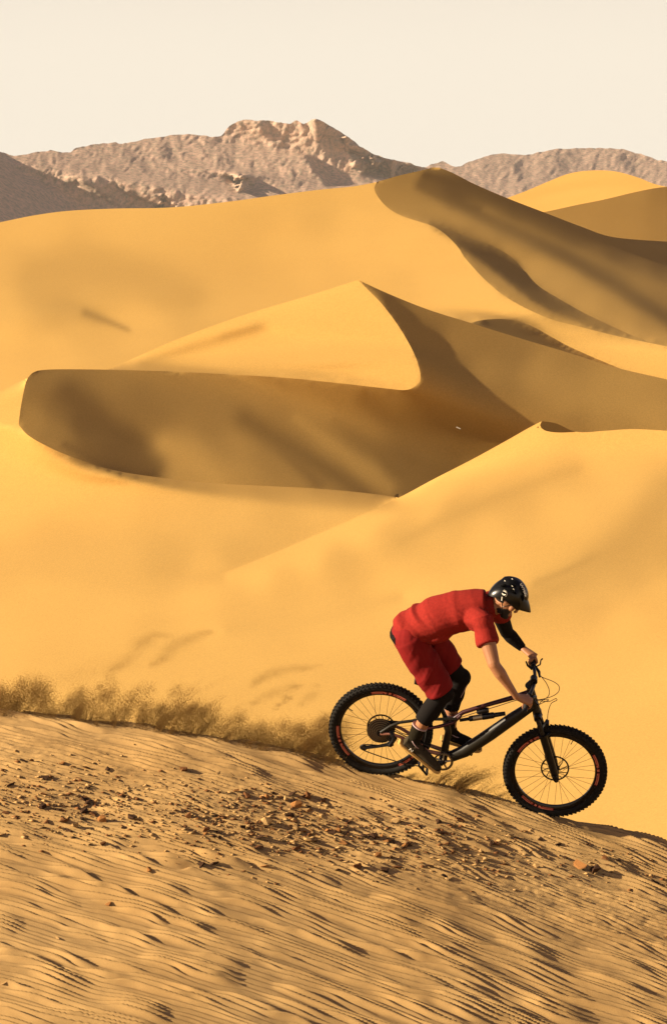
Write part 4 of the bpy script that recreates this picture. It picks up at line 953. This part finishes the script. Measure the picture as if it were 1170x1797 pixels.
for s_ in 'NF':
    k_, a_ = J['knee' + s_], J['ank' + s_]; back = np.array([-.030, 0, -.01]); lc = lambda t: k_ * (1 - t) + a_ * t + back * math.sin(math.pi * min(t, 1) * .9) * 1.0
    kp = MB(); kp.tube([J['hip' + s_] * .25 + k_ * .75, k_, lc(.12), lc(.3), lc(.55)], [.074, .068, .068, .068, .062], 18); kp.ball(k_ + np.array([.012, 0, .004]), .070)
    kp.ball(lc(.28) + np.array([.025, 0, -.005]), (.05, .052, .09), (AX, AY, AZ))
    body_part('knee_pad', fuse(kp, .007, 3), M_blackcloth, person)
    MB().tube([k_ + np.array([.075, -.02, -.005]), lc(.15) + np.array([.062, -.035, 0]), lc(.3) + np.array([.045, -.05, -.01])], [.003, .006, .004], 6).obj('knee_pad_trim', M_pink, person, off=ROOT)
    sk_ = MB(); sk_.tube([lc(.66), lc(.8), lc(.95), a_, FT[s_][0] * .75 + FT[s_][1] * .25], [.056, .050, .044, .044, .040], 16)
    body_part('sock', fuse(sk_, .007, 2), M_sock, person)
    MB().tube([lc(.655), lc(.672)], .0575, 18).obj('sock_trim', M_pink, person, off=ROOT)
    h_, t_, d_, u_ = FT[s_]; sh_ = MB()
    sh_.tube([h_ - d_ * .012 + u_ * .016, h_ * .7 + t_ * .3 + u_ * .018, h_ * .35 + t_ * .65 + u_ * .014, t_ + u_ * .002, t_ + d_ * .03], [.040, .042, .050, .047, .03], 16, lat=AY, squash=[.042, .046, .036, .028, .018])
    sh_.tube([h_ * .8 + t_ * .2 + u_ * .03, a_ * .6 + h_ * .25 + t_ * .15], [.046, .046], 14)
    shoe = body_part('shoe', fuse(sh_, .006, 2), M_suede if s_ == 'N' else M_blackcloth, person)
    sl = MB(); sl.tube([h_ - d_ * .035 - u_ * .020, h_ - d_ * .015 - u_ * .022, h_ * .6 + t_ * .4 - u_ * .020, t_ - u_ * .020, t_ + d_ * .025 - u_ * .016, t_ + d_ * .042 - u_ * .008], [.034, .049, .047, .056, .048, .024], 20, lat=AY, squash=[.014, .019, .018, .017, .015, .010])
    sl.obj('sole', M_gum, shoe, off=ROOT)
    c_ = h_ * .82 + t_ * .18 + u_ * .036
    MB().tube([c_ + 0.050 * np.array([math.cos(t), 0, 0]) * 0 + d_ * .050 * math.cos(t) + AY * .050 * math.sin(t) + u_ * (.016 + .012 * math.cos(t) * -1) for t in np.linspace(0, 2 * math.pi, 20)], .0032, 6, cap=False).obj('shoe_collar', M_pink, shoe, off=ROOT)
    if s_ == 'N':
        m_ = h_ * .80 + t_ * .20 - AY * .0455 + u_ * .004
        mk = MB()
        for p, q in (((-.012, -.008), (-.012, .010)), ((-.012, .010), (.010, -.008)), ((.010, -.008), (.010, .010))): mk.tube([m_ + d_ * p[0] + u_ * p[1], m_ + d_ * q[0] + u_ * q[1]], .0032, 6)
        mk.obj('shoe_mark', M_white, shoe, off=ROOT)
        for k in range(5):
            c_ = h_ * (.55 - .07 * k) + t_ * (.45 + .07 * k) + u_ * (.058 - .007 * k)
            MB().tube([c_ - AY * .03 - u_ * .008, c_ + u_ * .002, c_ + AY * .03 - u_ * .008], .003, 5).obj('lace', M_blackcloth, shoe, off=ROOT)
    else:
        m_ = h_ * .25 + t_ * .75 - AY * .050
        mk = MB()
        for k in range(4): mk.tube([m_ + d_ * (.012 * k - .02) - u_ * .008, m_ + d_ * (.012 * k - .006) + u_ * .012], .004, 6)
        mk.obj('shoe_mark', simple_mat('orange_print', (.7, .22, .09), .5), shoe, off=ROOT)

# helmet: ribbed shell with dark vents, visor, straps, print
def shell(f0, nu=64, nv=30, R=(.137, .100, .118), cut=-.42, rib=.010, lift=0.0, c=(-.008, 0, .014)):
    V = []; Fs = []
    for j in range(nv + 1):
        ph = (math.pi / 2 - math.asin(cut)) * j / nv
        for i in range(nu):
            t = 2 * math.pi * i / nu; x, y, z = math.sin(ph) * math.cos(t), math.sin(ph) * math.sin(t), math.cos(ph)
            # rear of the shell reaches lower; front rim rises over the brow
            drop = -.35 * max(0, -x) * max(0, 1 - z) if j > nv * .5 else 0
            w_ = math.atan2(y, z + .35); ribs = abs(math.sin(w_ * 4.2 + .3)) ** 1.5
            long_ = .5 + .5 * math.cos(x * 5.2 + abs(y) * 2.4)
            r = 1 + rib * 7 * (ribs * (.25 + .75 * long_) - .55) * max(0, min(1, (z + .25) * 2)) + lift
            ridge = .055 * math.exp(-((w_) / .22) ** 2) * max(0, min(1, (z + .1) * 1.5))
            r += ridge; rr = (R[0] * (.90 if x < 0 else .98), R[1], R[2])
            V.append(hp(c[0] + x * rr[0] * r, y * rr[1] * r, c[2] + z * rr[2] * r + drop * R[2]))
    for j in range(nv):
        for i in range(nu): Fs.append((j * nu + i, (j + 1) * nu + i, (j + 1) * nu + (i + 1) % nu, j * nu + (i + 1) % nu))
    return V, Fs
V, Fs = shell(0)
hm = MB(); hm.add(V, Fs); helmet = hm.obj('helmet', M_helmet, person, off=ROOT, label='gloss black trail helmet with visor and white prints')
lin = MB(); V2, F2 = shell(0, R=(.124, .090, .108), rib=0, cut=-.36); lin.add(V2, F2); lin.obj('helmet_liner', M_hdark, helmet, off=ROOT)
for sg in (-1, 1):
    for (f, u, l, a) in ((-.045, .075, .040, .2), (.035, .088, .045, -.3), (-.09, .035, .030, .7), (-.015, .045, .045, .1), (.07, .055, .035, -.6), (-.055, .0, .03, .3)):
        sdist = .104 * math.sqrt(max(.02, 1 - ((f + .008) / .137) ** 2 - ((u - .014) / .118) ** 2)); q = hp(f, sg * (sdist - .002), u)
        nrm = (q - hp(-.008, 0, .014)); nrm /= np.linalg.norm(nrm); dd = hf * math.cos(a) + hu * math.sin(a); dd -= nrm * (dd @ nrm); dd /= np.linalg.norm(dd)
        MB().ball(q, (l * .72, .0095, .0075), (dd, np.cross(nrm, dd), nrm), 12, 8).obj('vent', M_hdark, helmet, off=ROOT)
vz = MB(); V = []; nx_, ny_ = 12, 7
for top in (0, 1):
    for j in range(ny_):
        for i in range(nx_):
            s_ = (i / (nx_ - 1) * 2 - 1); t = j / (ny_ - 1)
            f = .105 + .080 * t * (1 - .25 * s_ * s_) - .055 * s_ * s_; u = .072 - .040 * t - .030 * s_ * s_ - (.0 if top else .006) - .045 * t * t * .4
            V.append(hp(f, s_ * .088 * (1 - .12 * t), u))
n1 = nx_ * ny_
for j in range(ny_ - 1):
    for i in range(nx_ - 1):
        a = j * nx_ + i; Fs_ = [(a, a + 1, a + nx_ + 1, a + nx_), (n1 + a, n1 + a + nx_, n1 + a + nx_ + 1, n1 + a + 1)]; vz.f += Fs_
rim_ = [i for i in range(nx_)] + [j * nx_ + nx_ - 1 for j in range(1, ny_)] + [(ny_ - 1) * nx_ + i for i in range(nx_ - 2, -1, -1)] + [j * nx_ for j in range(ny_ - 2, 0, -1)]
for k in range(len(rim_)): a, c_ = rim_[k], rim_[(k + 1) % len(rim_)]; vz.f.append((a, n1 + a, n1 + c_, c_))
vz.v.append(np.array(V)); vz.n = len(V); vz.obj('visor', M_helmet, helmet, off=ROOT)
for sg in (-1, 1):
    for q0 in ((-.055, -.035), (.045, -.030)):
        MB().tube([hp(q0[0], sg * .088, q0[1]), hp(.004, sg * .080, -.080), hp(.045, sg * .030, -.135), hp(.052, 0, -.148)], .0035, 5).obj('strap', M_blackcloth, helmet, off=ROOT)
MB().tube([hp(-.045, -.0905, -.030), hp(-.030, -.0895, -.052)], .0045, 6).obj('strap_print', M_white, helmet, off=ROOT)
def place_text(txt, size, q, xdir, ndir, mat, parent, name):
    cu = bpy.data.curves.new('t', 'FONT'); cu.body = txt; cu.size = size; cu.extrude = .0006; cu.align_x = 'CENTER'; cu.align_y = 'CENTER'; cu.offset = size * .02
    o = bpy.data.objects.new('t', cu); col.objects.link(o); me = bpy.data.meshes.new_from_object(o.evaluated_get(bpy.context.evaluated_depsgraph_get()))
    V = np.array([v.co[:] for v in me.vertices]); Fq = [tuple(p.vertices) for p in me.polygons]; bpy.data.objects.remove(o)
    X_ = np.array(xdir) / np.linalg.norm(xdir); N_ = np.array(ndir) - X_ * (np.array(ndir) @ X_); N_ /= np.linalg.norm(N_); Y_ = np.cross(N_, X_)
    W_ = np.array(q) + V[:, :1] * X_ + V[:, 1:2] * Y_ + V[:, 2:3] * N_
    return mesh_obj(name, W_ - ROOT, Fq, mat, parent, smooth=False)
def on_shell(f, u, lift=.004):
    s_ = -.104 * math.sqrt(max(.02, 1 - ((f + .008) / .137) ** 2 - ((u - .014) / .118) ** 2)); q = hp(f, s_, u); n = q - hp(-.008, 0, .014); n /= np.linalg.norm(n); return q + n * lift, n
def toward(u1, v1, u0=893, v0=1046): d = np.array([(u1 - u0), 0, -(v1 - v0)], float); return d / np.linalg.norm(d)
def shell_at(u, v, lift):             # point of the near side of the shell seen at u, v
    r = ray(u, v); best = None
    for t in np.linspace(BY / r[1] - .25, BY / r[1] + .25, 200):
        q = r * t - hp(-.008, 0, .014); e = (q @ hf / .142) ** 2 + (q @ hr_ / .105) ** 2 + (q @ hu / .124) ** 2
        if e < 1: best = r * t; break
    if best is None: best = P3(u, v, -.06)
    n = best - hp(-.008, 0, .014); n /= np.linalg.norm(n); return best + n * lift, n
q, n = shell_at(916, 1036, .013); place_text('UVTRKL', .027, q, toward(920, 1049, 911, 1028), n, M_white, helmet, 'helmet_lettering')
q, n = shell_at(886.5, 1041, .030); e1 = np.cross(n, hu); e1 /= np.linalg.norm(e1); e2 = np.cross(n, e1)
lg = MB(); lg.add([q] + [q + e1 * .017 * math.cos(t) + e2 * .016 * math.sin(t) for t in np.linspace(0, 2 * math.pi, 20, endpoint=False)], [(0, 1 + i, 1 + (i + 1) % 20) for i in range(20)]); lg.obj('helmet_badge', M_white, helmet, off=ROOT)
MB().tube([q + e1 * .022 * math.cos(t) + e2 * .022 * math.sin(t) for t in np.linspace(-1.2, 1.5, 12)] if False else [q + (AX * math.cos(t) + hu * 0 + np.array([0, 0, 1]) * math.sin(t)) * .0225 - AY * .002 for t in np.linspace(-1.1, 1.7, 12)], .0018, 5).obj('helmet_badge', M_white, helmet, off=ROOT)
for u, v in ((898, 1018), (900, 1035), (898, 1030), (886, 1021)):
    q, n = shell_at(u, v, .012); MB().ball(q, (.0075, .002, .003), (np.cross(n, hu) / np.linalg.norm(np.cross(n, hu)), n, np.cross(np.cross(n, hu) / np.linalg.norm(np.cross(n, hu)), n)), 8, 6).obj('helmet_print', M_white, helmet, off=ROOT)

# ------------------------------------------------------------------ stones on the ridge
def ground_hit(u, v):
    u = np.atleast_1d(np.asarray(u, float)); v = np.atleast_1d(np.asarray(v, float)); r = ray(u, v); r = r / r[:, 1:2]
    lo = np.full(len(u), 13.2); best = np.full(len(u), np.nan)
    ys = np.linspace(13.2, YC + .3, 160); pr = None
    for y in ys:
        p = r * y; d = p[:, 2] - ground_z(p[:, 0], np.full(len(u), y))
        if pr is not None:
            hit = np.isnan(best) & (d <= 0) & (pr > 0); f = pr / (pr - d + 1e-12); best[hit] = (y - (ys[1] - ys[0]) * (1 - f))[hit]
        pr = d
    p = r * best[:, None]; return p
def rock_m(name, c, var=.35):
    return simple_mat(name, c, .9, spec=.15, bump=.8, var=var, vscale=25)
RM = {'rust brown': rock_m('rust_brown_rock', (.20, .085, .028)), 'dark brown': rock_m('dark_brown_rock', (.065, .032, .015)), 'orange': rock_m('orange_rock', (.38, .17, .05)), 'pale sandy': rock_m('pale_sandy_rock', (.50, .31, .12))}
def rock_mesh(seed, flat):
    r = random.Random(seed); bm = bmesh.new(); n = r.randint(9, 14)
    for k in range(n):
        p = Vector((r.gauss(0, 1), r.gauss(0, 1), r.gauss(0, 1))); p.normalize(); p *= r.uniform(.8, 1.05); p.x *= 1.0; p.y *= .72; p.z *= flat
        bm.verts.new(p)
    res = bmesh.ops.convex_hull(bm, input=bm.verts); 
    gi = [g for g in res['geom_interior'] if isinstance(g, bmesh.types.BMVert)]; bmesh.ops.delete(bm, geom=gi, context='VERTS')
    loose = [v for v in bm.verts if not v.link_faces]; bmesh.ops.delete(bm, geom=loose, context='VERTS')
    me = bpy.data.meshes.new('rock'); bm.to_mesh(me); bm.free(); return me
BLOCK = [rock_mesh(k, .85) for k in range(8)]; SLAB = [rock_mesh(50 + k, .24) for k in range(10)]
variants = {}
def rock_at(p, size, shape, colr, seed, label, group=None):
    r = random.Random(seed); src = (BLOCK if shape == 'block' else SLAB); src = src[seed % len(src)]
    key = (src.name, colr)
    if key not in variants: m = src.copy(); m.materials.clear(); m.materials.append(RM[colr]); variants[key] = m
    o = bpy.data.objects.new('rock', variants[key]); col.objects.link(o)
    h = (.85 if shape == 'block' else .24) * size; size *= 1.0 if shape == 'block' else 1.2
    o.location = (p[0], p[1], p[2] + h * .30); o.scale = (size,) * 3
    o.rotation_euler = (r.uniform(-.3, .3) + .2, r.uniform(-.35, .35) + .15, r.uniform(0, 6.28))
    tag(o, label, 'rock', group)
MAJOR = [(142, 1367, 8, 'block', 'rust brown', 'tall rust brown block with the longest shadow, upper left of the stony belt'),
 (41, 1331, 7, 'slab', 'dark brown', 'dark flat stone heading the small row just under the crest at the far left'),
 (56, 1333, 6, 'block', 'rust brown', 'brown stone at the right end of the small row at the far left'),
 (108, 1337, 7, 'block', 'orange', 'small orange stone alone between the far left row and the tall block'),
 (128, 1343, 6, 'slab', 'rust brown', 'thin brown chip just above the tall rust brown block'),
 (20, 1373, 9, 'slab', 'dark brown', 'dark tilted stone close to the left picture edge'),
 (154, 1379, 9, 'slab', 'dark brown', 'dark flat stone lying at the foot of the tall rust brown block'),
 (76, 1414, 9, 'block', 'dark brown', 'dark angular stone below left of the tall block'),
 (78, 1390, 8, 'slab', 'rust brown', 'broad rusty slab directly left below the tall block'),
 (116, 1434, 11, 'slab', 'rust brown', 'long rusty slab with a dark shadow at its right, left half of the belt'),
 (150, 1413, 6, 'slab', 'dark brown', 'small dark chip between the long slab and the tall block'),
 (5, 1462, 8, 'slab', 'rust brown', 'rusty slab cut by the left picture edge'),
 (520, 1408, 13, 'block', 'orange', 'largest orange brown block in the middle cluster'),
 (500, 1400, 9, 'block', 'pale sandy', 'pale block leaning on the left of the largest middle block'),
 (508, 1427, 12, 'block', 'dark brown', 'dark brown block directly below the largest middle block'),
 (467, 1439, 12, 'block', 'pale sandy', 'pale sandy slab left below the middle cluster'),
 (566, 1403, 9, 'block', 'rust brown', 'brown block right of the middle cluster near the crest'),
 (430, 1393, 9, 'slab', 'dark brown', 'dark stone above left of the middle cluster'),
 (415, 1386, 6, 'block', 'orange', 'small orange stone above left of the middle cluster'),
 (360, 1452, 9, 'block', 'rust brown', 'brown pointed stone between the left slab and the middle cluster'),
 (378, 1458, 8, 'slab', 'dark brown', 'dark chip right of the brown pointed stone'),
 (453, 1463, 12, 'slab', 'dark brown', 'wide dark slab below the pale sandy slab'),
 (452, 1482, 12, 'slab', 'rust brown', 'rusty slab under the wide dark slab'),
 (520, 1452, 9, 'block', 'pale sandy', 'pale lump below the middle cluster'),
 (543, 1468, 15, 'slab', 'pale sandy', 'long pale slab lying flat below the middle cluster'),
 (520, 1484, 13, 'slab', 'rust brown', 'brown slab under the long pale slab'),
 (582, 1460, 9, 'block', 'dark brown', 'dark stone right of the long pale slab'),
 (353, 1513, 10, 'block', 'dark brown', 'dark brown stone, left one of the pair at the lower edge of the belt'),
 (375, 1511, 11, 'slab', 'dark brown', 'dark slab, right one of the pair at the lower edge of the belt'),
 (262, 1524, 8, 'block', 'orange', 'lone orange stone below the belt, left of centre'),
 (190, 1583, 8, 'block', 'orange', 'lowest lone stone with a dark shadow on the rippled slope at left'),
 (466, 1516, 9, 'slab', 'orange', 'orange slab at the lower edge of the belt right of the dark pair'),
 (694, 1436, 12, 'block', 'pale sandy', 'bright pale cube shaped stone below the chainring'),
 (768, 1440, 9, 'block', 'dark brown', 'dark stone pair member right of the bright pale cube'),
 (728, 1444, 8, 'block', 'pale sandy', 'small pale pyramid right of the bright pale cube'),
 (700, 1479, 10, 'slab', 'dark brown', 'dark slab below the bright pale cube'),
 (708, 1482, 9, 'block', 'orange', 'orange stone under the bright pale cube'),
 (664, 1498, 10, 'block', 'orange', 'orange pointed stone left below the bright pale cube'),
 (626, 1515, 12, 'block', 'rust brown', 'rusty block at the lower edge of the belt right of centre'),
 (675, 1518, 12, 'slab', 'dark brown', 'dark rough slab right of the rusty lower block'),
 (668, 1525, 9, 'slab', 'rust brown', 'brown slab just below the dark rough slab'),
 (590, 1522, 9, 'slab', 'dark brown', 'dark slab left of the rusty lower block'),
 (606, 1450, 8, 'slab', 'dark brown', 'dark chip between the middle cluster and the pale cube'),
 (730, 1498, 9, 'slab', 'rust brown', 'brown slab below right of the orange stones'),
 (786, 1538, 10, 'slab', 'pale sandy', 'pale slab low in the belt left of the front wheel'),
 (776, 1485, 8, 'slab', 'pale sandy', 'pale low stone left of the front wheel'),
 (892, 1463, 11, 'block', 'pale sandy', 'pale stone just under the front wheel'),
 (905, 1470, 8, 'slab', 'rust brown', 'brown chip at the right foot of the pale stone under the wheel'),
 (947, 1470, 7, 'block', 'dark brown', 'dark pebble right of the pale stone under the wheel'),
 (980, 1478, 9, 'slab', 'dark brown', 'dark flat stone on the shaded crest right of the front wheel'),
 (1018, 1516, 15, 'block', 'orange', 'big lit orange slab standing at the right of the belt'),
 (1040, 1522, 15, 'block', 'dark brown', 'big dark lump right beside the lit orange slab'),
 (1062, 1516, 8, 'slab', 'rust brown', 'thin brown chip right of the big dark lump'),
 (1150, 1545, 11, 'slab', 'dark brown', 'dark long stone near the right picture edge'),
 (1163, 1551, 6, 'block', 'rust brown', 'small brown stone at the right picture edge'),
 (940, 1518, 7, 'block', 'pale sandy', 'small pale stone left of the lit orange slab'),
 (100, 1645, 7, 'slab', 'pale sandy', 'pale chip alone low on the slope at left'), (8, 1722, 7, 'slab', 'pale sandy', 'pale chip near the lower left corner')]
mp = ground_hit([m[0] for m in MAJOR], [m[1] + m[2] * .5 for m in MAJOR])
for k, (m, p) in enumerate(zip(MAJOR, mp)):
    if not np.isnan(p[1]): rock_at(p, m[2] / 250 * 1.0, m[3], m[4], 100 + k * 7, m[5])
# lesser stones: each is told by size, colour and the big stone it lies nearest to
r_ = random.Random(5); cand = []
def belt(u): return 1375 + .10 * u + (12 if u < 300 else 0)
while len(cand) < 230:
    u = r_.uniform(0, 1110); cl_ = math.exp(-((u - 540) / 230) ** 2) + .55 * math.exp(-((u - 130) / 140) ** 2) + .22
    if r_.random() > cl_: continue
    v = belt(u) + r_.gauss(22, 34)
    if v < np.interp(u, crest_px[:, 0], crest_px[:, 1]) + 34: continue
    cand.append((u, v, min(12, 3.6 + r_.expovariate(.38))))
cp_ = ground_hit([c[0] for c in cand], [c[1] for c in cand]); seen = {}
for k, (c, p) in enumerate(zip(cand, cp_)):
    if np.isnan(p[1]): continue
    n_m = min(MAJOR, key=lambda m: (m[0] - c[0]) ** 2 + 4 * (m[1] - c[1]) ** 2)
    side = 'left of' if c[0] < n_m[0] - 5 else 'right of' if c[0] > n_m[0] + 5 else ('above' if c[1] < n_m[1] else 'below')
    colr = r_.choice(['rust brown', 'dark brown', 'orange', 'dark brown', 'rust brown', 'dark brown', 'pale sandy']); shp = r_.choice(['slab', 'slab', 'block'])
    sz = 'tiny' if c[2] < 3.5 else 'small' if c[2] < 5.5 else 'fist sized'
    lab = '%s %s %s %s the %s' % (sz, colr, 'chip' if shp == 'slab' else 'stone', side, ' '.join(n_m[5].split()[:7]).rstrip(','))
    seen.setdefault(lab, 0); seen[lab] += 1
    rock_at(p, c[2] / 250 * .95, shp, colr, 900 + k * 3, lab, 'small stones strewn in the belt under the crest')
# crumbs of crust too small to pick apart
nr = 3400; u = rng.uniform(-10, 1180, nr * 3); keep_ = rng.random(nr * 3) < np.exp(-((u - 540) / 260) ** 2) + .6 * np.exp(-((u - 120) / 170) ** 2) + .25
u = u[keep_][:nr]; v = 1375 + .10 * u + 14 + rng.normal(10, 36, len(u)); ok = v > np.interp(u, crest_px[:, 0], crest_px[:, 1]) + 28; u, v = u[ok], v[ok]
p = ground_hit(u, v); p = p[~np.isnan(p[:, 1])]; n = len(p)
base = np.array([(1.2, 0, 0), (-.6, .8, 0), (-.7, -.7, 0), (.2, .1, .33), (.1, 0, -.4)]); fc = np.array([(0, 1, 3), (1, 2, 3), (2, 0, 3), (1, 0, 4), (2, 1, 4), (0, 2, 4)])
ang = rng.uniform(0, 6.28, n); sz = .0045 + rng.exponential(.0065, n).clip(0, .024); B = base[None] * (1 + rng.normal(0, .25, (n, 5, 3)))
X_ = (B[..., 0] * np.cos(ang)[:, None] - B[..., 1] * np.sin(ang)[:, None]); Y_ = (B[..., 0] * np.sin(ang)[:, None] + B[..., 1] * np.cos(ang)[:, None])
VV = p[:, None] + np.stack([X_, Y_, B[..., 2]], -1) * sz[:, None, None] + np.array([0, 0, .003])
for nm, sl_, mt in (('gravel', slice(0, n // 2), RM['rust brown']), ('gravel', slice(n // 2, n), RM['pale sandy'])):
    Q = VV[sl_].reshape(-1, 3); k = len(Q) // 5; FF = (fc[None] + 5 * np.arange(k)[:, None, None]).reshape(-1, 3)
    o = mesh_obj(nm, Q, FF, mt, smooth=False); o['kind'] = 'stuff'
print('rocks', time.time() - T00, len(seen), max(seen.values()))

# ------------------------------------------------------------------ sand thrown up by the wheels
M_spray = sand_mat('thrown_sand', (.54, .30, .09), (.62, .37, .115), 3.)
GT = np.array([(1, 0, -.4), (-.5, .87, -.4), (-.5, -.87, -.4), (0, 0, .9)]); GF = np.array([(0, 1, 3), (1, 2, 3), (2, 0, 3)])
def grains(name, P, size):
    n = len(P); a = rng.uniform(0, 6.28, n); c_, s_ = np.cos(a)[:, None], np.sin(a)[:, None]
    V = np.stack([GT[None, :, 0] * c_ - GT[None, :, 1] * s_, GT[None, :, 2] + 0 * c_, GT[None, :, 0] * s_ + GT[None, :, 1] * c_], -1) * np.asarray(size)[:, None, None] + P[:, None]
    o = mesh_obj(name, V.reshape(-1, 3), (GF[None] + 4 * np.arange(n)[:, None, None]).reshape(-1, 3), M_spray, smooth=False); o['kind'] = 'stuff'; return o
def jets(nj, us, height, lean, curl, per, spread, depth, seed):
    """nj jets of grains thrown from the crest; lean = sideways throw at the top, in photo units turned to metres"""
    g = np.random.default_rng(seed); out = []; szs = []
    ub = np.interp(g.random(nj), np.linspace(0, 1, len(us)), us); cl = np.sort(g.uniform(us[0], us[-1], max(6, int((us[-1] - us[0]) / 16)))); kk = g.random(nj) < .5
    ub[kk] = cl[g.integers(0, len(cl), kk.sum())] + g.normal(0, 3.5, kk.sum())
    ch_ = g.uniform(.78, 1.18, 4000)
    for u0 in ub:
        vb = np.interp(u0, crest_px[:, 0], crest_px[:, 1]); h = height(u0) * g.uniform(.6, 1.15) * ch_[int((u0 + 200) / 16)] * 1.25 / 250.
        y0 = YC + g.uniform(-.05, depth); b = w_of(u0, vb + 3, np.array(y0)); l = lean(u0) * h * g.uniform(.6, 1.4)
        m = int(per * g.uniform(.6, 1.4) * (h / .2)); t = g.random(m) ** 1.35; wdt = spread * (.35 + 1.1 * t)
        ph = g.uniform(0, 6.28); sw = curl * h
        x = b[0] + l * t ** 1.7 + sw * np.sin(t * 2.6 + ph) * t + g.normal(0, 1, m) * wdt
        z = b[2] - .02 + h * (1.25 * t - .25 * t * t) + g.normal(0, 1, m) * wdt * .6; y = y0 + g.normal(0, 1, m) * wdt * 1.6
        out.append(np.stack([x, y, z], 1)); szs.append(g.uniform(.0010, .0024, m) * (1.25 - .5 * t))
    return np.vstack(out), np.concatenate(szs)
hl = lambda u: np.interp(u, [-80, 0, 40, 75, 100, 130, 200, 280, 320, 380, 420, 470, 520, 560, 600], [44, 48, 66, 36, 44, 62, 64, 80, 58, 48, 42, 50, 72, 80, 60]) * (1 + .28 * float(vnoise(np.array(u / 15.), np.array(3.3), 7)))
ll = lambda u: np.interp(u, [-80, 100, 300, 420, 520, 600], [.55, .5, .55, .7, 1.1, .5])
def puffs(n, us, seed, per):
    """rolling clots of sand, longer along the throw"""
    g = np.random.default_rng(seed); out = []; szs = []
    for k in range(n):
        u0 = g.uniform(us[0], us[1]); vb = np.interp(u0, crest_px[:, 0], crest_px[:, 1]); h = hl(u0) * g.uniform(.15, .92); ln = ll(u0)
        r = g.uniform(5, 12) * (1.15 - .4 * h / hl(u0)); m = int(per * g.uniform(.6, 1.4) * (r / 8) ** 2)
        a, b = g.normal(0, 1, m), g.normal(0, 1, m); dx, dy = ln / math.hypot(ln, 1), -1 / math.hypot(ln, 1)
        u = u0 + ln * h * .8 + dx * a * r * 1.15 + dy * b * r * .85; v = vb - h + dy * a * r * 1.15 - dx * b * r * .85; v = np.minimum(v, np.interp(u, crest_px[:, 0], crest_px[:, 1]) + 3)
        y = YC + g.uniform(-.02, .2) + g.normal(0, .03, m); out.append(w_of(u, v, y)); szs.append(g.uniform(.0013, .0027, m))
    return np.vstack(out), np.concatenate(szs)
Pg, Sg = puffs(300, (-40, 585), 31, 480); grains('sand_spray', Pg, Sg * .85)
Pg, Sg = jets(170, [-90, 0, 150, 300, 450, 560, 600], lambda u: hl(u) * .95, lambda u: ll(u) * 1.3, .2, 300, .014, .14, 13); grains('sand_spray', Pg, Sg)
Pg, Sg = jets(260, [-90, 600], lambda u: hl(u) * .45, ll, .2, 500, .016, .14, 4); grains('sand_spray', Pg, Sg * 1.2)
hf_ = lambda u: np.interp(u, [690, 740, 790, 840, 890], [8, 26, 42, 34, 22])
Pg, Sg = jets(150, [700, 760, 830, 890], hf_, lambda u: 1.3, .2, 450, .0085, .14, 5); grains('sand_spray', Pg, Sg)
# wisps of fine sand drifting above the spray
def wisp(pts, wd, n, seed, dens=1.0):
    g = np.random.default_rng(seed); C_ = catmull(pts, 8); t = g.beta(1.6, 1.9, n); k = t * (len(C_) - 1); i = np.minimum(k.astype(int), len(C_) - 2); f = (k - i)[:, None]
    q = C_[i] * (1 - f) + C_[i + 1] * f; w_ = wd * (.5 + 1.1 * np.sin(t * math.pi))
    u = q[:, 0] + g.normal(0, 1, n) * w_ + 5 * vnoise(t * 14, t * 0 + seed, seed); v = q[:, 1] + g.normal(0, .55, n) * w_ + 4 * vnoise(t * 18, t * 0 + seed + 5, seed + 1)
    y = YC + .2 + g.normal(0, .12, n); return w_of(u, v, y), g.uniform(.0006, .0013, n) * dens
Wp, Ws = [], []
for k, (pts, wd, n) in enumerate([([(185, 1190), (215, 1165), (245, 1135), (270, 1118), (305, 1112)], 7, 9000), ([(265, 1172), (290, 1150), (320, 1128), (350, 1115), (378, 1108)], 7, 9000), ([(120, 1205), (170, 1180), (200, 1158), (245, 1100), (290, 1082)], 16, 7000),
     ([(440, 1205), (460, 1190), (490, 1180), (530, 1172), (565, 1163)], 6, 6500), ([(440, 1238), (475, 1222), (510, 1208), (530, 1205)], 6, 4500), ([(480, 1245), (500, 1228), (512, 1222)], 3, 1800), ([(520, 1240), (545, 1222), (560, 1200)], 5, 1800), ([(60, 1215), (110, 1190), (150, 1170)], 8, 1800)]):
    a_, b_ = wisp(pts, wd, n, 20 + k); Wp.append(a_); Ws.append(b_)
grains('sand_wisps', np.vstack(Wp), np.concatenate(Ws))
# a tiny pale scrap on the shaded face of the crescent dune
d_ = math.exp(float(solB[2].ravel()[np.argmin(np.hypot(solB[0] - 804, solB[1] - 751).ravel())]))
q = at(804, 751, d_ - .4); sc_ = MB().box(q, (.16, .05, .04), ((.9, 0, -.43), (0, 1, 0), (.43, 0, .9))); o = sc_.obj('pale_scrap', M_white, smooth=False, off=q); o.location = q
tag(o, 'tiny pale scrap lying on the shaded face of the crescent dune', 'litter')
print('all', time.time() - T00)
